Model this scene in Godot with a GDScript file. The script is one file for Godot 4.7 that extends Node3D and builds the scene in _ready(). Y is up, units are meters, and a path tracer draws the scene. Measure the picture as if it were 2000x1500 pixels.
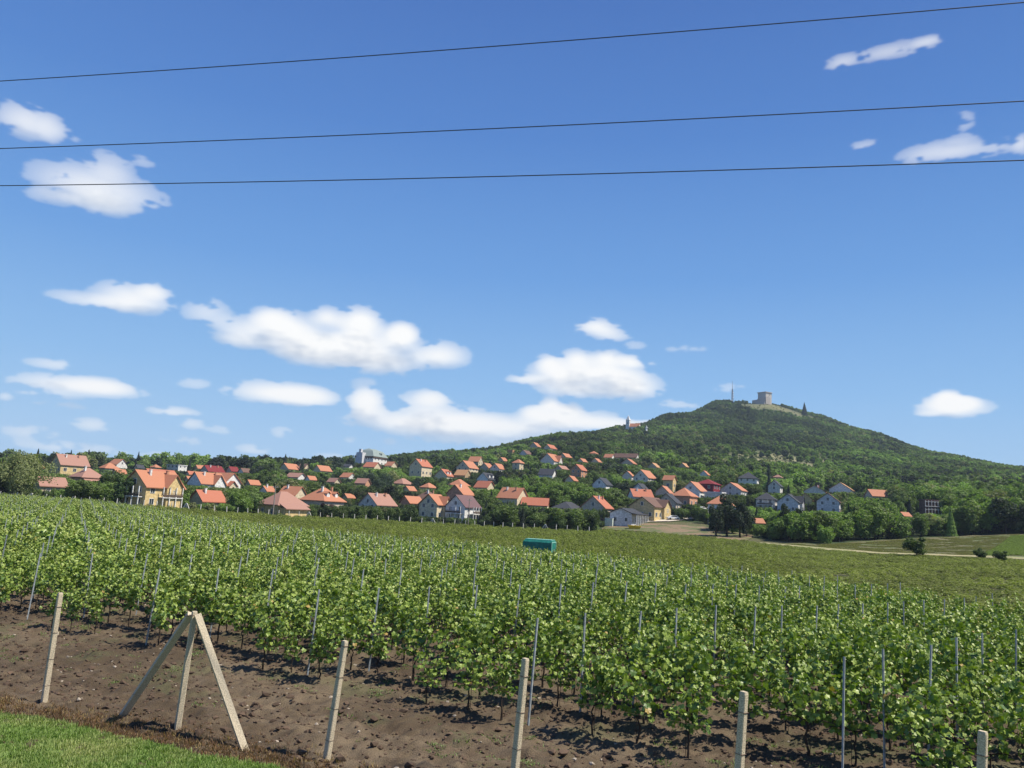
extends Node3D
# A vineyard seen from a railway: concrete fence posts, vine rows, a hillside village and a wooded hill with a ruined keep.
# World: x to the right, y up, distance D from the railway towards the hill is -z.

const AZ := [-3.15, -1.2, -0.7753, -0.5768, -0.4253, -0.2499, -0.0575, 0.0741, 0.1393, 0.2032, 0.2656, 0.3258, 0.3838, 0.4391, 0.517, 0.5885, 0.7838, 1.2, 3.15]
const KN := [0, 15, 30, 60, 100, 140, 190, 220, 245, 275, 310, 360, 430, 520, 620, 740, 860, 1000, 1150, 1300, 1450, 1700, 2200, 3000]
const HT := [
	[0, 0, 0, 0, 0, 0, 0, 0, 0, 0, 0, 0, 0, 0, 0, 0, 0, 0, 0, 0, 0, 0, 0, 0],
	[0, 0, 0, -0.1, -0.4, -0.6, -0.8, 0.2, 1.2, 2.4, 3.8, 5.8, 8.4, 11.2, 14.1, 14.9, 13.8, 12, 10.4, 8.8, 7.2, 4.5, -1.1, -10],
	[0, 0, 0, -0.1, -0.4, -0.6, -0.8, 0.2, 1.2, 2.4, 3.8, 5.8, 8.4, 11.2, 14.1, 14.9, 13.8, 12, 10.4, 8.8, 7.2, 4.5, -1.1, -10],
	[0, 0, 0, -0.2, -0.5, -0.3, 0.1, 0.8, 1.6, 2.7, 3.9, 5.5, 7.6, 10.1, 12.8, 13.6, 12.4, 11, 9.6, 8.1, 6.5, 3.9, -1.4, -10],
	[0, 0, 0, -0.4, -0.8, -0.6, -0.1, 0.5, 1.4, 2.8, 4.5, 6.8, 10.2, 15.1, 18.3, 19.8, 19.4, 14.8, 9.1, 6.6, 4.6, 1.7, -3, -10],
	[0, 0, -0.1, -0.8, -1.4, -1.7, -1.4, -1, 0.3, 2.1, 4.4, 8.1, 13.3, 19.8, 26.5, 32.3, 31.7, 30, 27.9, 25.6, 22.9, 18.1, 7.4, -10],
	[0, 0, -0.1, -1, -1.7, -1.9, -1.7, -1.4, -0.5, 1.8, 5, 9.7, 17.2, 29, 40.5, 51.5, 52.5, 45, 40, 35.3, 30.8, 23.8, 10.7, -10],
	[0, 0, -0.1, -1.1, -1.9, -1.9, -1.5, -1.1, -0.2, 2.7, 6.9, 12.8, 21.7, 36, 52.3, 72.6, 84.4, 82, 78.2, 73.6, 68.4, 58.6, 36.2, 0],
	[0, 0, -0.1, -1.2, -1.9, -1.9, -1.6, -1.3, 0.2, 3.3, 7.3, 13.3, 22.4, 36.6, 52.6, 72.3, 91.2, 110, 103, 94.7, 86.6, 73, 45, 0],
	[0, 0, -0.2, -1.4, -1.8, -1.7, -1.3, -0.9, 0.9, 4.3, 9.1, 14.6, 24.2, 36.6, 51.5, 72.8, 95, 121.5, 149, 143.1, 133.8, 115.9, 73.1, 0],
	[0, 0, -0.2, -1.2, -1.4, -1.3, -1.1, -0.5, 1.4, 4.3, 8.4, 14.3, 23.2, 35.1, 49.7, 70.9, 94.1, 123.2, 155.6, 193.9, 200, 189.8, 128.3, 0],
	[0, 0, -0.3, -1.1, -1.1, -1.1, -1, -0.5, 0.8, 3.2, 6.6, 12.3, 20.8, 32.4, 46.1, 64.7, 86, 114.8, 148.5, 190.8, 212, 201.9, 136.7, 0],
	[0, 0, -0.3, -0.9, -0.9, -0.9, -0.7, 0.1, 1.2, 3.7, 6.9, 11.5, 18.8, 29.4, 42.2, 60.5, 81.2, 108.1, 137.5, 167.8, 189.6, 177.9, 118.8, 0],
	[0, 0, -0.3, -0.7, -0.7, -0.6, -0.3, 0.5, 1.6, 3.7, 6.4, 10.5, 17.2, 28.1, 40.6, 57, 75.9, 100.3, 126.7, 146.1, 149.7, 140.4, 93.8, 0],
	[0, 0, -0.3, -0.4, -0.3, -0.1, 0.6, 1.4, 2.3, 4.1, 7.5, 11.9, 18.4, 27.3, 38.2, 52.9, 67.8, 84.7, 97.8, 100, 98.5, 90.2, 58.8, 0],
	[0, 0, -0.2, 0, 0.2, 0.5, 1.5, 2.6, 3.6, 5.4, 9.1, 13.6, 19.5, 27.5, 36.7, 48.2, 59.9, 71.7, 77.4, 80, 78.8, 72.2, 47, 0],
	[0, 0, 0, 0, 0, 0, 1.2, 2.7, 4.2, 5.9, 8.2, 12.1, 18.2, 27, 38, 47.7, 55.6, 60, 60, 60, 59.9, 56.2, 37.5, 0],
	[0, 0, 0, 0, 0, 0, 1.2, 2.7, 4.2, 5.9, 8.2, 12.1, 18.2, 27, 38, 47.7, 55.6, 60, 60, 60, 59.9, 56.2, 37.5, 0],
	[0, 0, 0, 0, 0, 0, 0, 0, 0, 0, 0, 0, 0, 0, 0, 0, 0, 0, 0, 0, 0, 0, 0, 0]]
# houses: label, X, D, length, width, height, roof share, yaw, roof type, roof, wall, lowest wall height that shows, extras
const HOUSES := [
	["house under a faded orange hipped roof beside tall conifers", -239.1, 392.1, 8.5, 7.2, 6.4, 0.5, 57, "hip", "o", "c", 2, ""],
	["tall pale yellow house with brown roof on the skyline", -184.4, 326.8, 11.5, 9, 10.3, 0.42, 55, "gable", "p", "y", 2.3, "win,chim"],
	["two-tiered pinkish hipped-roof house", -134.5, 249.2, 7.2, 6.7, 7, 0.62, 59, "hip", "p", "k", 1.1, "skirt,chim"],
	["house with long pinkish roof nearest the pale willow", -112.4, 191.7, 6.2, 4, 5.1, 0.62, 56, "gable", "p", "c", 1, ""],
	["orange-roofed house behind the two-tiered roof", -207, 403.2, 7.3, 6.2, 6.3, 0.5, 55, "hip", "o", "c", 1.6, ""],
	["white-gabled house on the skyline with orange roof", -238.6, 474.6, 8.4, 7.1, 7.2, 0.5, -30, "gable", "o", "w", 1.9, "win"],
	["big ochre house with dark timber gable and balcony", -83, 183.2, 11, 7.5, 8.4, 0.42, 67, "gable", "o", "y", 0.8, "win,balc,chim,cross"],
	["long red roof directly behind the ochre house", -141.3, 315.9, 13.2, 8.4, 6.2, 0.6, 65, "gable", "r", "c", 3.3, ""],
	["white flat-roofed modern building", -195.5, 458.2, 9.4, 6.4, 5.1, 0.08, -25, "flat", "w", "w", 1.8, "win"],
	["wide orange-roofed house with dark gable end", -103.3, 267.9, 10, 7.8, 7.7, 0.72, 57, "gable", "o", "w", 2.2, "cross,chim"],
	["orange-roofed house with low white gable", -102.5, 281, 9.9, 7.2, 7.7, 0.7, -29, "gable", "o", "w", 2, ""],
	["low red-orange house with white chimney", -76.8, 200.9, 6.9, 5.4, 4.8, 0.7, 58, "gable", "r", "c", 1.4, "chim"],
	["red-roofed chalet with dark gable near white chimneys", -166.4, 437.5, 10.5, 7.6, 5.7, 0.55, 56, "gable", "R", "dk", 2.3, "chim"],
	["small steep red-roofed chalet", -157.1, 443.1, 4.9, 5, 5.2, 0.6, 55, "gable", "R", "dk", 1.7, ""],
	["yellow house with wide pinkish hipped roof", -58.2, 203.9, 9.7, 7.6, 6.6, 0.56, 57, "hip", "p", "y", 0.8, "win,skirt"],
	["orange gable behind the yellow hipped house", -69.9, 254.7, 6.7, 5.7, 6.1, 0.55, -23, "gable", "o", "c", 2.6, "chim"],
	["dark-walled house with bright orange roof", -53.3, 226.9, 9.8, 8.3, 7.9, 0.58, 66, "hip", "o", "dk", 3.1, "win,chim,dorm"],
	["long orange roof under two skyline pines", -137, 487.2, 11.2, 7.1, 6.4, 0.5, 65, "gable", "o", "c", 1.9, ""],
	["small brown-roofed house on the skyline", -138.7, 527.1, 5.7, 5.8, 5.5, 0.5, -25, "gable", "b", "c", 1.7, ""],
	["faded orange roof left of the white tower block", -110.1, 461.1, 9.1, 6.2, 6.7, 0.55, 57, "gable", "o", "c", 1.8, ""],
	["little orange-roofed house with white gable end", -85.3, 415.4, 6.2, 5.3, 4.9, 0.45, -32, "gable", "o", "w", 1.1, ""],
	["low white cottage among mid-slope trees", -105.9, 388.9, 8, 5.8, 5, 0.4, -27, "gable", "p", "w", 1.5, ""],
	["cottage with tall white chimney", -87.2, 284, 4.3, 3.4, 4, 0.5, 64, "gable", "o", "w", 2, "chim"],
	["big white apartment block with grey-green mansard roof", -95.7, 540.6, 17.6, 14.9, 14.7, 0.38, 66, "tower", "g", "w", 4.6, "win"],
	["cream-gabled house just below the white block", -87.8, 501.4, 8.4, 7.8, 6.9, 0.45, -24, "gable", "r", "c", 1.6, ""],
	["orange-roofed house to the right of the white block", -76.1, 504.3, 5.8, 5.4, 6.6, 0.5, -35, "gable", "o", "c", 2.3, ""],
	["tall red-roofed house with cream wall and white annex", -49, 437.3, 10.5, 8.2, 11.5, 0.5, 62, "gable", "r", "c", 2.2, "win,chim"],
	["small white house left below the white block", -108.5, 526, 5.7, 4.8, 5.2, 0.3, -27, "gable", "d", "w", 1.4, ""],
	["pair of pink hipped roofs mid-slope", -50.4, 376.7, 8.3, 6, 5.1, 0.55, 61, "hip", "p", "c", 1.9, ""],
	["small orange hip above the brown-roofed house", -36.1, 360.2, 6.2, 4.8, 4.4, 0.55, 56, "hip", "o", "c", 1.8, ""],
	["grey-gabled house with long orange-pink roof", -42.5, 258.6, 10.4, 7.6, 5.7, 0.6, 61, "gable", "p", "g", 1.8, "win,chim"],
	["low orange roof to the left of the cream gabled house", -32.6, 270.1, 7.1, 4.5, 4.9, 0.5, 55, "gable", "o", "k", 2.4, ""],
	["brownish hipped roof house with small gable", -29.2, 290.6, 8.7, 6.8, 5.8, 0.55, 67, "hip", "b", "g", 2.6, "chim"],
	["cream house with stepped orange roofs beside the chalet", -22.6, 246, 7.4, 6.3, 7.6, 0.5, 66, "gable", "o", "c", 0.9, "win,cross"],
	["broad orange roof with two chimneys behind the chalet", -16.8, 285.5, 8, 6.8, 8.9, 0.66, 62, "gable", "o", "k", 3.3, "chim"],
	["white chalet with purple-brown roof and balcony columns", -13.3, 245.6, 8.5, 7.2, 7.9, 0.45, 58, "gable", "m", "w", 1.2, "win,balc"],
	["steep red roof on the slope", -34.1, 419.6, 7.9, 7.3, 7.4, 0.6, 67, "gable", "r", "c", 1.9, "dorm"],
	["cream house with dark gable end on the slope", -24.2, 466.4, 11.2, 8.7, 8.9, 0.5, 62, "gable", "o", "c", 2.8, "win"],
	["cream-gabled hillside house, topmost of the left cluster", -21.9, 524.6, 7.8, 7.2, 7.6, 0.45, -24, "gable", "o", "c", 2.1, "win"],
	["flat orange hip in the middle of the slope", -23.3, 382.3, 9.3, 6.8, 5.2, 0.6, 66, "hip", "o", "tan", 2.2, ""],
	["tan-walled house with sandy roof", -24.3, 423.3, 6.8, 6.2, 7.2, 0.5, -29, "gable", "t", "tan", 2.2, ""],
	["slate-grey roofed house with two white gables", -10.7, 409.9, 8.8, 6.9, 6.4, 0.6, 60, "gable", "d", "w", 2.1, "dorm"],
	["small orange roof above the slate roof", -13.2, 490.8, 7.2, 6.1, 5.4, 0.55, 62, "gable", "o", "c", 1.9, ""],
	["grey-gabled hillside house with orange roof", -5.9, 474, 7.7, 6.5, 6.2, 0.5, 60, "gable", "o", "g", 2.2, "win"],
	["orange-roofed house with slanting cream gable", -10.1, 356.9, 7.3, 6.2, 6.1, 0.5, -34, "gable", "r", "c", 1.9, ""],
	["large house with bright cream gable and orange roof", 2.5, 287, 8.6, 7.9, 8.3, 0.55, -32, "gable", "o", "c", 2.9, "chim"],
	["long low orange-roofed house beside the cream gable", 10.8, 283.8, 9.3, 6.3, 5, 0.5, -8, "gable", "r", "c", 1.8, ""],
	["tiny orange roof high among the trees", -3.6, 538, 5, 4.7, 5, 0.5, 55, "gable", "o", "c", 1.8, ""],
	["cream cube-shaped house with orange hip", 6.6, 483, 5.3, 5.3, 7.6, 0.4, -35, "hip", "o", "c", 1.2, "win"],
	["highest orange roof below the hilltop wood, left one", 22.5, 650.6, 8, 6.8, 6.1, 0.55, 63, "gable", "o", "dk", 2.2, ""],
	["high orange roof under the wood, long one", 33, 610.1, 10.8, 6.1, 6.1, 0.6, 58, "gable", "r", "c", 2, ""],
	["small tan hut among hillside trees", 2.5, 625, 3.8, 3.9, 4.6, 0.4, -29, "flat", "t", "tan", 1.2, ""],
	["brown-roofed hut among hillside trees", 13.3, 583.8, 9.1, 6.2, 5.4, 0.5, 60, "gable", "b", "g", 1.9, ""],
	["orange-roofed hillside house with grey shaded wall", 27.6, 490.2, 11.5, 9.7, 9, 0.55, 59, "gable", "o", "g", 2.2, "cross"],
	["white house with black roof on the slope", 21.3, 408.4, 7.8, 6.6, 7.5, 0.4, -22, "gable", "d", "w", 1.6, ""],
	["narrow brownish shed roof", 33, 468.8, 8.7, 4.4, 3.6, 0.5, 57, "gable", "p", "dk", 1.4, ""],
	["salmon house with ribbed red-orange roof", 40, 432.1, 8.2, 6.4, 7.9, 0.5, 60, "gable", "r", "k", 1.3, "win"],
	["left one of two little orange roofs on the upper slope", 49.8, 515.6, 6.8, 4.1, 3.7, 0.6, 57, "gable", "o", "c", 1.3, ""],
	["right one of two little orange roofs on the upper slope", 59.5, 516.6, 7.4, 4.5, 3.8, 0.6, 63, "gable", "o", "c", 1.4, ""],
	["small white-ended orange roof below the dark wood", 71.5, 544.3, 5.9, 5, 4.6, 0.5, -32, "gable", "o", "w", 1, ""],
	["long low brown-roofed building below the dark wood", 84, 548.6, 17.8, 6, 5, 0.55, -31, "gable", "b", "g", 2.1, ""],
	["dark house with thin orange roof edge", 78.4, 497.9, 9.3, 7.3, 5.5, 0.5, 64, "gable", "o", "dk", 1.6, ""],
	["tan-roofed house beneath the bushes", 90.8, 478.4, 6.6, 5.6, 4.7, 0.5, 58, "gable", "t", "c", 1.8, ""],
	["white house with slate roof and pale blue gable", 44.3, 358.3, 8.4, 6.5, 7, 0.45, 62, "gable", "d", "w", 2.7, "win"],
	["narrow orange-roofed house left of the grey gables", 62.6, 399.1, 5.6, 4.8, 7.1, 0.55, 67, "gable", "o", "g", 2.6, ""],
	["grey-gabled house with patchy orange roof", 69.5, 389.8, 10.2, 8, 7.9, 0.5, 55, "gable", "o", "g", 3, "win"],
	["tall narrow yellow house with orange roof", 73.5, 349.3, 4.7, 4, 8.4, 0.35, -35, "gable", "o", "y", 1.7, "win"],
	["black-roofed white house behind the red-roofed one", 60, 346.8, 6.1, 5.1, 5.2, 0.5, 57, "gable", "d", "w", 1.8, ""],
	["red-orange roofed white house with side dormer", 53, 306.4, 8.2, 6, 6, 0.5, 14, "gable", "r", "w", 2.4, "chim"],
	["orange-roofed dark house left of the salmon house", 64.7, 317.5, 6.9, 5.4, 5.8, 0.5, 63, "gable", "o", "dk", 1.6, ""],
	["salmon house with orange hipped roof by the bend", 68.6, 298.2, 8.5, 7.2, 7.2, 0.45, 57, "hip", "o", "k", 1.3, "win"],
	["white-walled house with orange roof above the salmon one", 79, 325.6, 10.5, 7.7, 7.6, 0.48, 59, "gable", "o", "w", 1.6, "win"],
	["crimson house with dark red roof", 90.2, 346.4, 9.5, 8.1, 7.7, 0.3, 56, "hip", "R", "red", 2.2, "win"],
	["little white house alone above the crimson one", 109.8, 429.2, 5.1, 4.3, 5.3, 0.4, 60, "gable", "o", "w", 1.1, ""],
	["yellow house with brown cross-gable roof by the track", 49, 263.5, 12.4, 9, 7.1, 0.42, 54, "gable", "b", "y", 0.3, "win,cross"],
	["black-gabled house right of the yellow one", 59.6, 283.8, 8.4, 7.2, 6.1, 0.5, 64, "gable", "d", "dk", 1.5, "win"],
	["low dark-roofed building with white veranda posts", 39.3, 251, 15.1, 7, 4.9, 0.3, 66, "gable", "d", "bl", 1.1, "posts,win"],
	["dark-gabled house with red-orange roof and lean-to", 31.2, 265.2, 10.4, 8.2, 7.5, 0.48, 67, "gable", "r", "dk", 4.1, "chim,win"],
	["wide slate-grey roof behind the hedge trees", 22.1, 274.1, 12.9, 6.9, 4.9, 0.5, 64, "hip", "d", "g", 2.6, ""],
	["white house with layered orange roofs by the road", 78.2, 282.4, 9.2, 7.8, 6.7, 0.5, 67, "hip", "o", "w", 1.6, "win,skirt"],
	["grey flat-roofed house beside the road", 86.3, 320.6, 7.3, 4.7, 4.4, 0.12, -36, "flat", "w", "g", 2.9, "win"],
	["house with orange roof and row of gable windows", 102.8, 350.2, 11.2, 9.5, 6.4, 0.5, 58, "gable", "o", "g", 1.6, "win"],
	["white house with dark hipped roof on the upper slope", 129, 412.3, 12, 9.4, 8.2, 0.45, 67, "hip", "d", "w", 2.2, "win"],
	["grey house with dark hip and pale balcony wall", 104.5, 310.9, 8.5, 7.2, 7.3, 0.4, 65, "hip", "d", "g", 1.6, "win,balc"],
	["pale blue house with dark roof and central gable", 111.7, 305.2, 9.2, 7.8, 7.1, 0.42, 60, "gable", "d", "bl", 0.7, "win,cross"],
	["yellow-walled house with thin orange roof", 125.4, 324.6, 7.3, 5.7, 6.4, 0.5, 67, "gable", "o", "y", 1.3, ""],
	["pale blue-grey gabled house with brown roof", 126.9, 304.7, 8.7, 8.1, 7.9, 0.4, 63, "gable", "b", "bl", 1.1, "win"],
	["orange-roofed house with grey gable above the yellow one", 155, 388.3, 14.5, 9.8, 5.6, 0.5, 65, "gable", "o", "g", 2.2, "chim"],
	["unfinished grey house with black openings", 130.3, 375, 5.5, 5.6, 7.6, 0.4, 58, "gable", "d", "g", 1.9, "win"],
	["open hillside gazebo with brownish roof", 160.9, 458.6, 4.2, 4.2, 4.8, 0.35, -33, "hip", "p", "dk", 1.8, ""],
	["sandy-roofed house with one white corner", 175.6, 404.6, 16.3, 10.4, 6.9, 0.5, 60, "gable", "t", "w", 1.9, ""],
	["isolated bright orange roof on the wooded slope", 177.7, 370.6, 9.3, 6.3, 6.8, 0.62, 9, "gable", "o", "dk", 2.4, ""],
	["two-storey brown building with white arched balcony", 161.8, 295.6, 6.4, 3.6, 6.2, 0.08, 6, "flat", "b", "br", 1.1, "arch"],
	["little orange roof below the brown arched building", 145, 282, 3.4, 2.3, 2.7, 0.55, 22, "gable", "o", "dk", 1.2, ""],
	["small orange-roofed hut between the dark conifers", 79.4, 244.4, 2.8, 2.4, 3.3, 0.62, 14, "gable", "o", "dk", 1.1, ""],
	["small orange roof left of the red-roofed chalet", -189.9, 477.8, 4.5, 3.8, 4.7, 0.55, 54, "gable", "o", "c", 1.6, ""],
	["low red roof peeping out beside the white flat-roofed building", -163.3, 401.2, 4.1, 3, 3.7, 0.6, 55, "gable", "r", "c", 1.5, ""],
	["orange roof corner left of the wide orange house", -135, 331.7, 3.8, 2.7, 3.7, 0.65, 56, "gable", "o", "c", 1.5, ""],
	["pointed orange roof above the long red roof", -198.5, 437.2, 3.7, 3.7, 5.4, 0.6, 65, "hip", "o", "c", 2, ""],
	["slate-roofed house right of the white-gabled one", -203, 427.4, 3.9, 3.3, 5, 0.55, 59, "gable", "d", "c", 1.7, ""],
	["grey-brown roof right of the steep red chalet", -147, 433.9, 5.4, 4.2, 4.8, 0.5, 58, "gable", "b", "g", 1.7, ""],
	["small orange roof right of the dark-walled house", -58.1, 287.2, 3.6, 2.4, 3.1, 0.6, 55, "gable", "o", "c", 1.4, ""],
	["salmon-walled house in the trees left of the pink hips", -62.9, 339.3, 5.1, 4, 6.4, 0.3, -22, "gable", "p", "k", 1.7, ""],
	["little orange hip behind the grey-gabled house", -47.2, 302.4, 3.4, 2.8, 3.3, 0.6, 60, "hip", "o", "c", 1.5, ""],
	["small orange roof squeezed behind the chalet", -22.1, 299.2, 2.7, 2.1, 3.3, 0.6, 57, "gable", "o", "k", 1.3, ""],
	["orange roof left above the white-chimney cottage", -104.4, 319.5, 4.7, 3.4, 4.1, 0.55, 55, "gable", "o", "c", 1.6, ""],
	["faded pink roof above the bright orange-roofed house", -82.7, 370.9, 5.1, 3.5, 4.3, 0.6, -35, "gable", "p", "c", 1.7, ""],
	["orange roof between the pink hips and the brown hip", -42.3, 339.4, 4.6, 3.4, 3.9, 0.6, 56, "gable", "o", "c", 1.5, ""],
	["tiny orange hip high below the dark wood", 64.8, 583.4, 5.7, 4.8, 3.4, 0.6, 63, "hip", "o", "c", 1.1, ""],
	["tan roof alone in the bushes above the crimson house", 113.3, 495.2, 6.8, 4.6, 4.2, 0.5, 56, "gable", "t", "c", 1.6, ""],
	["small orange roof right of the grey shaded hillside house", 40.3, 541.5, 8.1, 5.2, 4.6, 0.55, 54, "gable", "o", "c", 1.7, ""],
	["red roof right behind the low red-orange house", -99.4, 277.9, 4.9, 3.3, 5, 0.62, -29, "gable", "r", "c", 2.1, ""],
	["orange roof between the two-tiered and ochre houses", -172.1, 344.6, 4.4, 3.4, 4.7, 0.55, 57, "gable", "o", "c", 1.5, ""],
	["orange roof at the far left behind the willow", -228.9, 363.1, 5.1, 3.7, 5.5, 0.55, 68, "gable", "o", "c", 1.9, ""],
	["small orange-roofed cottage in the mid-slope trees", -95.6, 378.2, 4.4, 3.4, 4.4, 0.55, 56, "gable", "o", "w", 1.7, ""],
	["orange roof below the salmon ribbed-roof house", 32.7, 391.6, 5.6, 4.4, 5.1, 0.55, 61, "gable", "o", "c", 1.8, ""]
]
# clouds: azimuth, elevation, half width, half height (degrees), thickness
const CLOUDS := [
	[-22.34, 12.3, 1.49, 0.89, 0.6], [-19.65, 11.29, 2.17, 1.08, 0.8], [-16.87, 11.92, 2.42, 1.1, 1], [-14.95, 10.72, 3.14, 1.29, 1], [-11.69, 11.6, 2.25, 1.42, 1.0],
	[-11.97, 10.56, 5.61, 1.12, 1], [-8.69, 12.05, 1.51, 0.94, 1], [-5.53, 10.97, 2.09, 0.95, 0.9], [-10.04, 9.87, 3.01, 0.68, 0.6], [-19.58, 10.65, 1.99, 0.43, 0.5],
	[1.14, 9.56, 1.53, 0.38, 0.8], [3.83, 10.06, 2.52, 0.99, 1], [6.9, 10.33, 2.88, 0.99, 1], [8.83, 9.36, 2.27, 1.06, 1], [5.03, 9.04, 3.43, 0.69, 0.9],
	[9.55, 11, 1.13, 0.3, 0.6], [6.21, 13.64, 1.59, 0.61, 0.9], [7.39, 13.1, 1.33, 0.45, 0.7], [9.13, 12.38, 0.75, 0.3, 0.3], [-16.77, 7.22, 3.66, 0.8, 1],
	[-14.98, 7.2, 2.03, 0.66, 0.9], [-10.72, 6.8, 1.5, 0.98, 0.95], [-6.43, 7.29, 2.09, 0.84, 0.8], [-7.46, 5.89, 4.54, 0.91, 0.95], [-3.68, 6.13, 3.43, 0.99, 0.95],
	[0.17, 5.96, 4.58, 0.84, 0.9], [3.2, 6.83, 2.52, 0.76, 1], [5.88, 6.61, 3.04, 0.76, 0.9], [0.23, 4.82, 5.73, 0.61, 0.5], [-4.38, 5.14, 4.19, 0.69, 0.5],
	[9.29, 6.54, 3.77, 0.45, 0.8], [-29.68, 6.36, 3.66, 0.6, 0.9], [-31, 7.59, 1.64, 0.33, 0.6], [-31.32, 5.66, 1.96, 0.26, 0.5], [-28.22, 6.54, 2.02, 0.51, 0.9],
	[-27.11, 12.52, 2.4, 0.96, 0.9], [-29.21, 11.99, 2.69, 0.47, 0.7], [-25.92, 13.23, 1.04, 0.55, 0.8], [-30.15, 19.14, 3.7, 1.28, 0.8], [-29.59, 20.74, 1.35, 0.81, 0.5],
	[-27.78, 21.5, 0.86, 0.34, 0.3], [-32.7, 18.03, 1.47, 0.46, 0.5], [-29.72, 18.25, 2.02, 0.67, 0.7], [-34.59, 22.09, 1.78, 1.03, 0.75], [-33.27, 22.01, 0.66, 0.82, 0.4],
	[-32.24, 22.08, 0.73, 0.5, 0.25], [30.18, 7.87, 2.15, 0.6, 1], [30.05, 8.31, 1.49, 0.53, 1], [28.7, 7.56, 0.84, 0.17, 0.5], [23.79, 30.6, 0.88, 0.49, 0.5],
	[25.87, 30.79, 1.73, 0.42, 0.4], [28.21, 30.77, 1.7, 0.48, 0.4], [29.67, 30.92, 0.94, 0.27, 0.5], [29.88, 24.25, 2.17, 0.6, 0.6], [32.88, 23.98, 2.27, 0.52, 0.45],
	[31.62, 25.75, 0.53, 0.66, 0.3], [25.39, 25.33, 0.97, 0.31, 0.4], [31.58, 24.83, 0.99, 0.33, 0.3], [34.73, 23.78, 0.48, 0.57, 0.5], [-23.7, 5.3, 1.57, 0.35, 0.7],
	[-22.48, 4.61, 0.78, 0.35, 0.6], [-22.62, 7.36, 1.06, 0.35, 0.4], [-28.5, 3.97, 1.17, 0.4, 0.6], [-16.51, 4.49, 0.73, 0.37, 0.4], [-18.29, 3.16, 1.09, 0.33, 0.5],
	[-31.84, 3.16, 1.46, 0.39, 0.5], [-23.16, 3.42, 2.1, 0.28, 0.3], [-20.29, 4.37, 1.43, 0.29, 0.3], [-30.68, 5.08, 1.64, 0.26, 0.4], [-10.85, 8.29, 1.13, 0.6, 0.4],
	[-30.63, 2.45, 3.93, 0.33, 0.35], [-29.17, 2.25, 1.99, 0.33, 0.3], [-11.62, 4.22, 0.52, 0.3, 0.3], [-8.86, 4.41, 0.6, 0.26, 0.3], [-24.63, 2.26, 2.08, 0.28, 0.3],
	[-13.16, 3.08, 1.49, 0.22, 0.2], [-33.48, 5.24, 0.38, 0.26, 0.5], [-14.05, 12.97, 1.26, 0.74, 0.9], [-11.61, 12.92, 1.57, 1.05, 1], [-8.45, 12.38, 1.06, 0.76, 0.95],
	[-18.01, 12.51, 1.39, 0.73, 0.9], [2.83, 10.79, 1.07, 0.69, 0.95], [4.87, 11.21, 1.29, 0.69, 0.95], [7.1, 11.32, 1.21, 0.68, 0.95], [8.71, 11.21, 0.91, 0.49, 0.9],
	[29.91, 8.61, 0.8, 0.43, 0.95], [30.88, 8.19, 0.99, 0.43, 0.95], [-10.78, 7.43, 1.13, 0.68, 0.9], [-5.89, 7.78, 1.29, 0.61, 0.8], [2.97, 7.7, 1.07, 0.61, 0.95],
	[1.73, 7.15, 0.99, 0.53, 0.9], [4.4, 7.42, 1.07, 0.53, 0.9], [12.9, 12.13, 1.49, 0.3, 0.25], [16.03, 9.3, 1.1, 0.37, 0.3], [12.59, 8.14, 1.49, 0.37, 0.4],
	[18.51, 8.95, 0.44, 0.22, 0.5],
]
const TREELINE := [[-.8, 206.], [-.6, 204.], [-.5, 195.], [-.346, 194.], [-.247, 210.], [-.148, 213.], [-.056, 217.], [.013, 209.], [.108, 211.], [.125, 240.], [.15, 263.], [.25, 263.], [.268, 228.], [.30, 228.], [.345, 214.], [.383, 201.], [.439, 228.], [.491, 244.], [.541, 260.], [.588, 262.], [.9, 270.]]
const FIELD_ONE := [[-.8, 200.], [-.6, 198.], [-.5, 189.], [-.46, 172.], [-.423, 150.], [-.4, 139.], [-.366, 128.], [-.319, 120.], [-.24, 106.], [-.152, 98.], [-.055, 92.], [.044, 81.5], [.109, 79.], [.204, 74.], [.302, 63.], [.454, 48.], [.585, 39.], [.9, 28.]]
const FIELD_TWO := [[-.8, 200.], [-.42, 186.], [-.346, 189.], [-.247, 205.], [-.148, 208.], [-.056, 212.], [.013, 204.], [.108, 206.], [.127, 230.], [.223, 212.], [.296, 196.], [.314, 190.], [.383, 171.], [.4386, 153.], [.49, 148.], [.54, 145.], [.588, 138.], [.9, 145.]]
const U := Vector2(.874, -.486)  # along the vine rows and the fence (X, D)
const N := Vector2(.486, .874)   # across the rows, away from the railway

var az_p := PackedFloat32Array(AZ)
var kn_p := PackedFloat32Array(KN)
var ht_p := PackedFloat32Array()
var rng := RandomNumberGenerator.new()
var noise := FastNoiseLite.new()
var used := {}
var tex := {}
var M := {}

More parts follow.
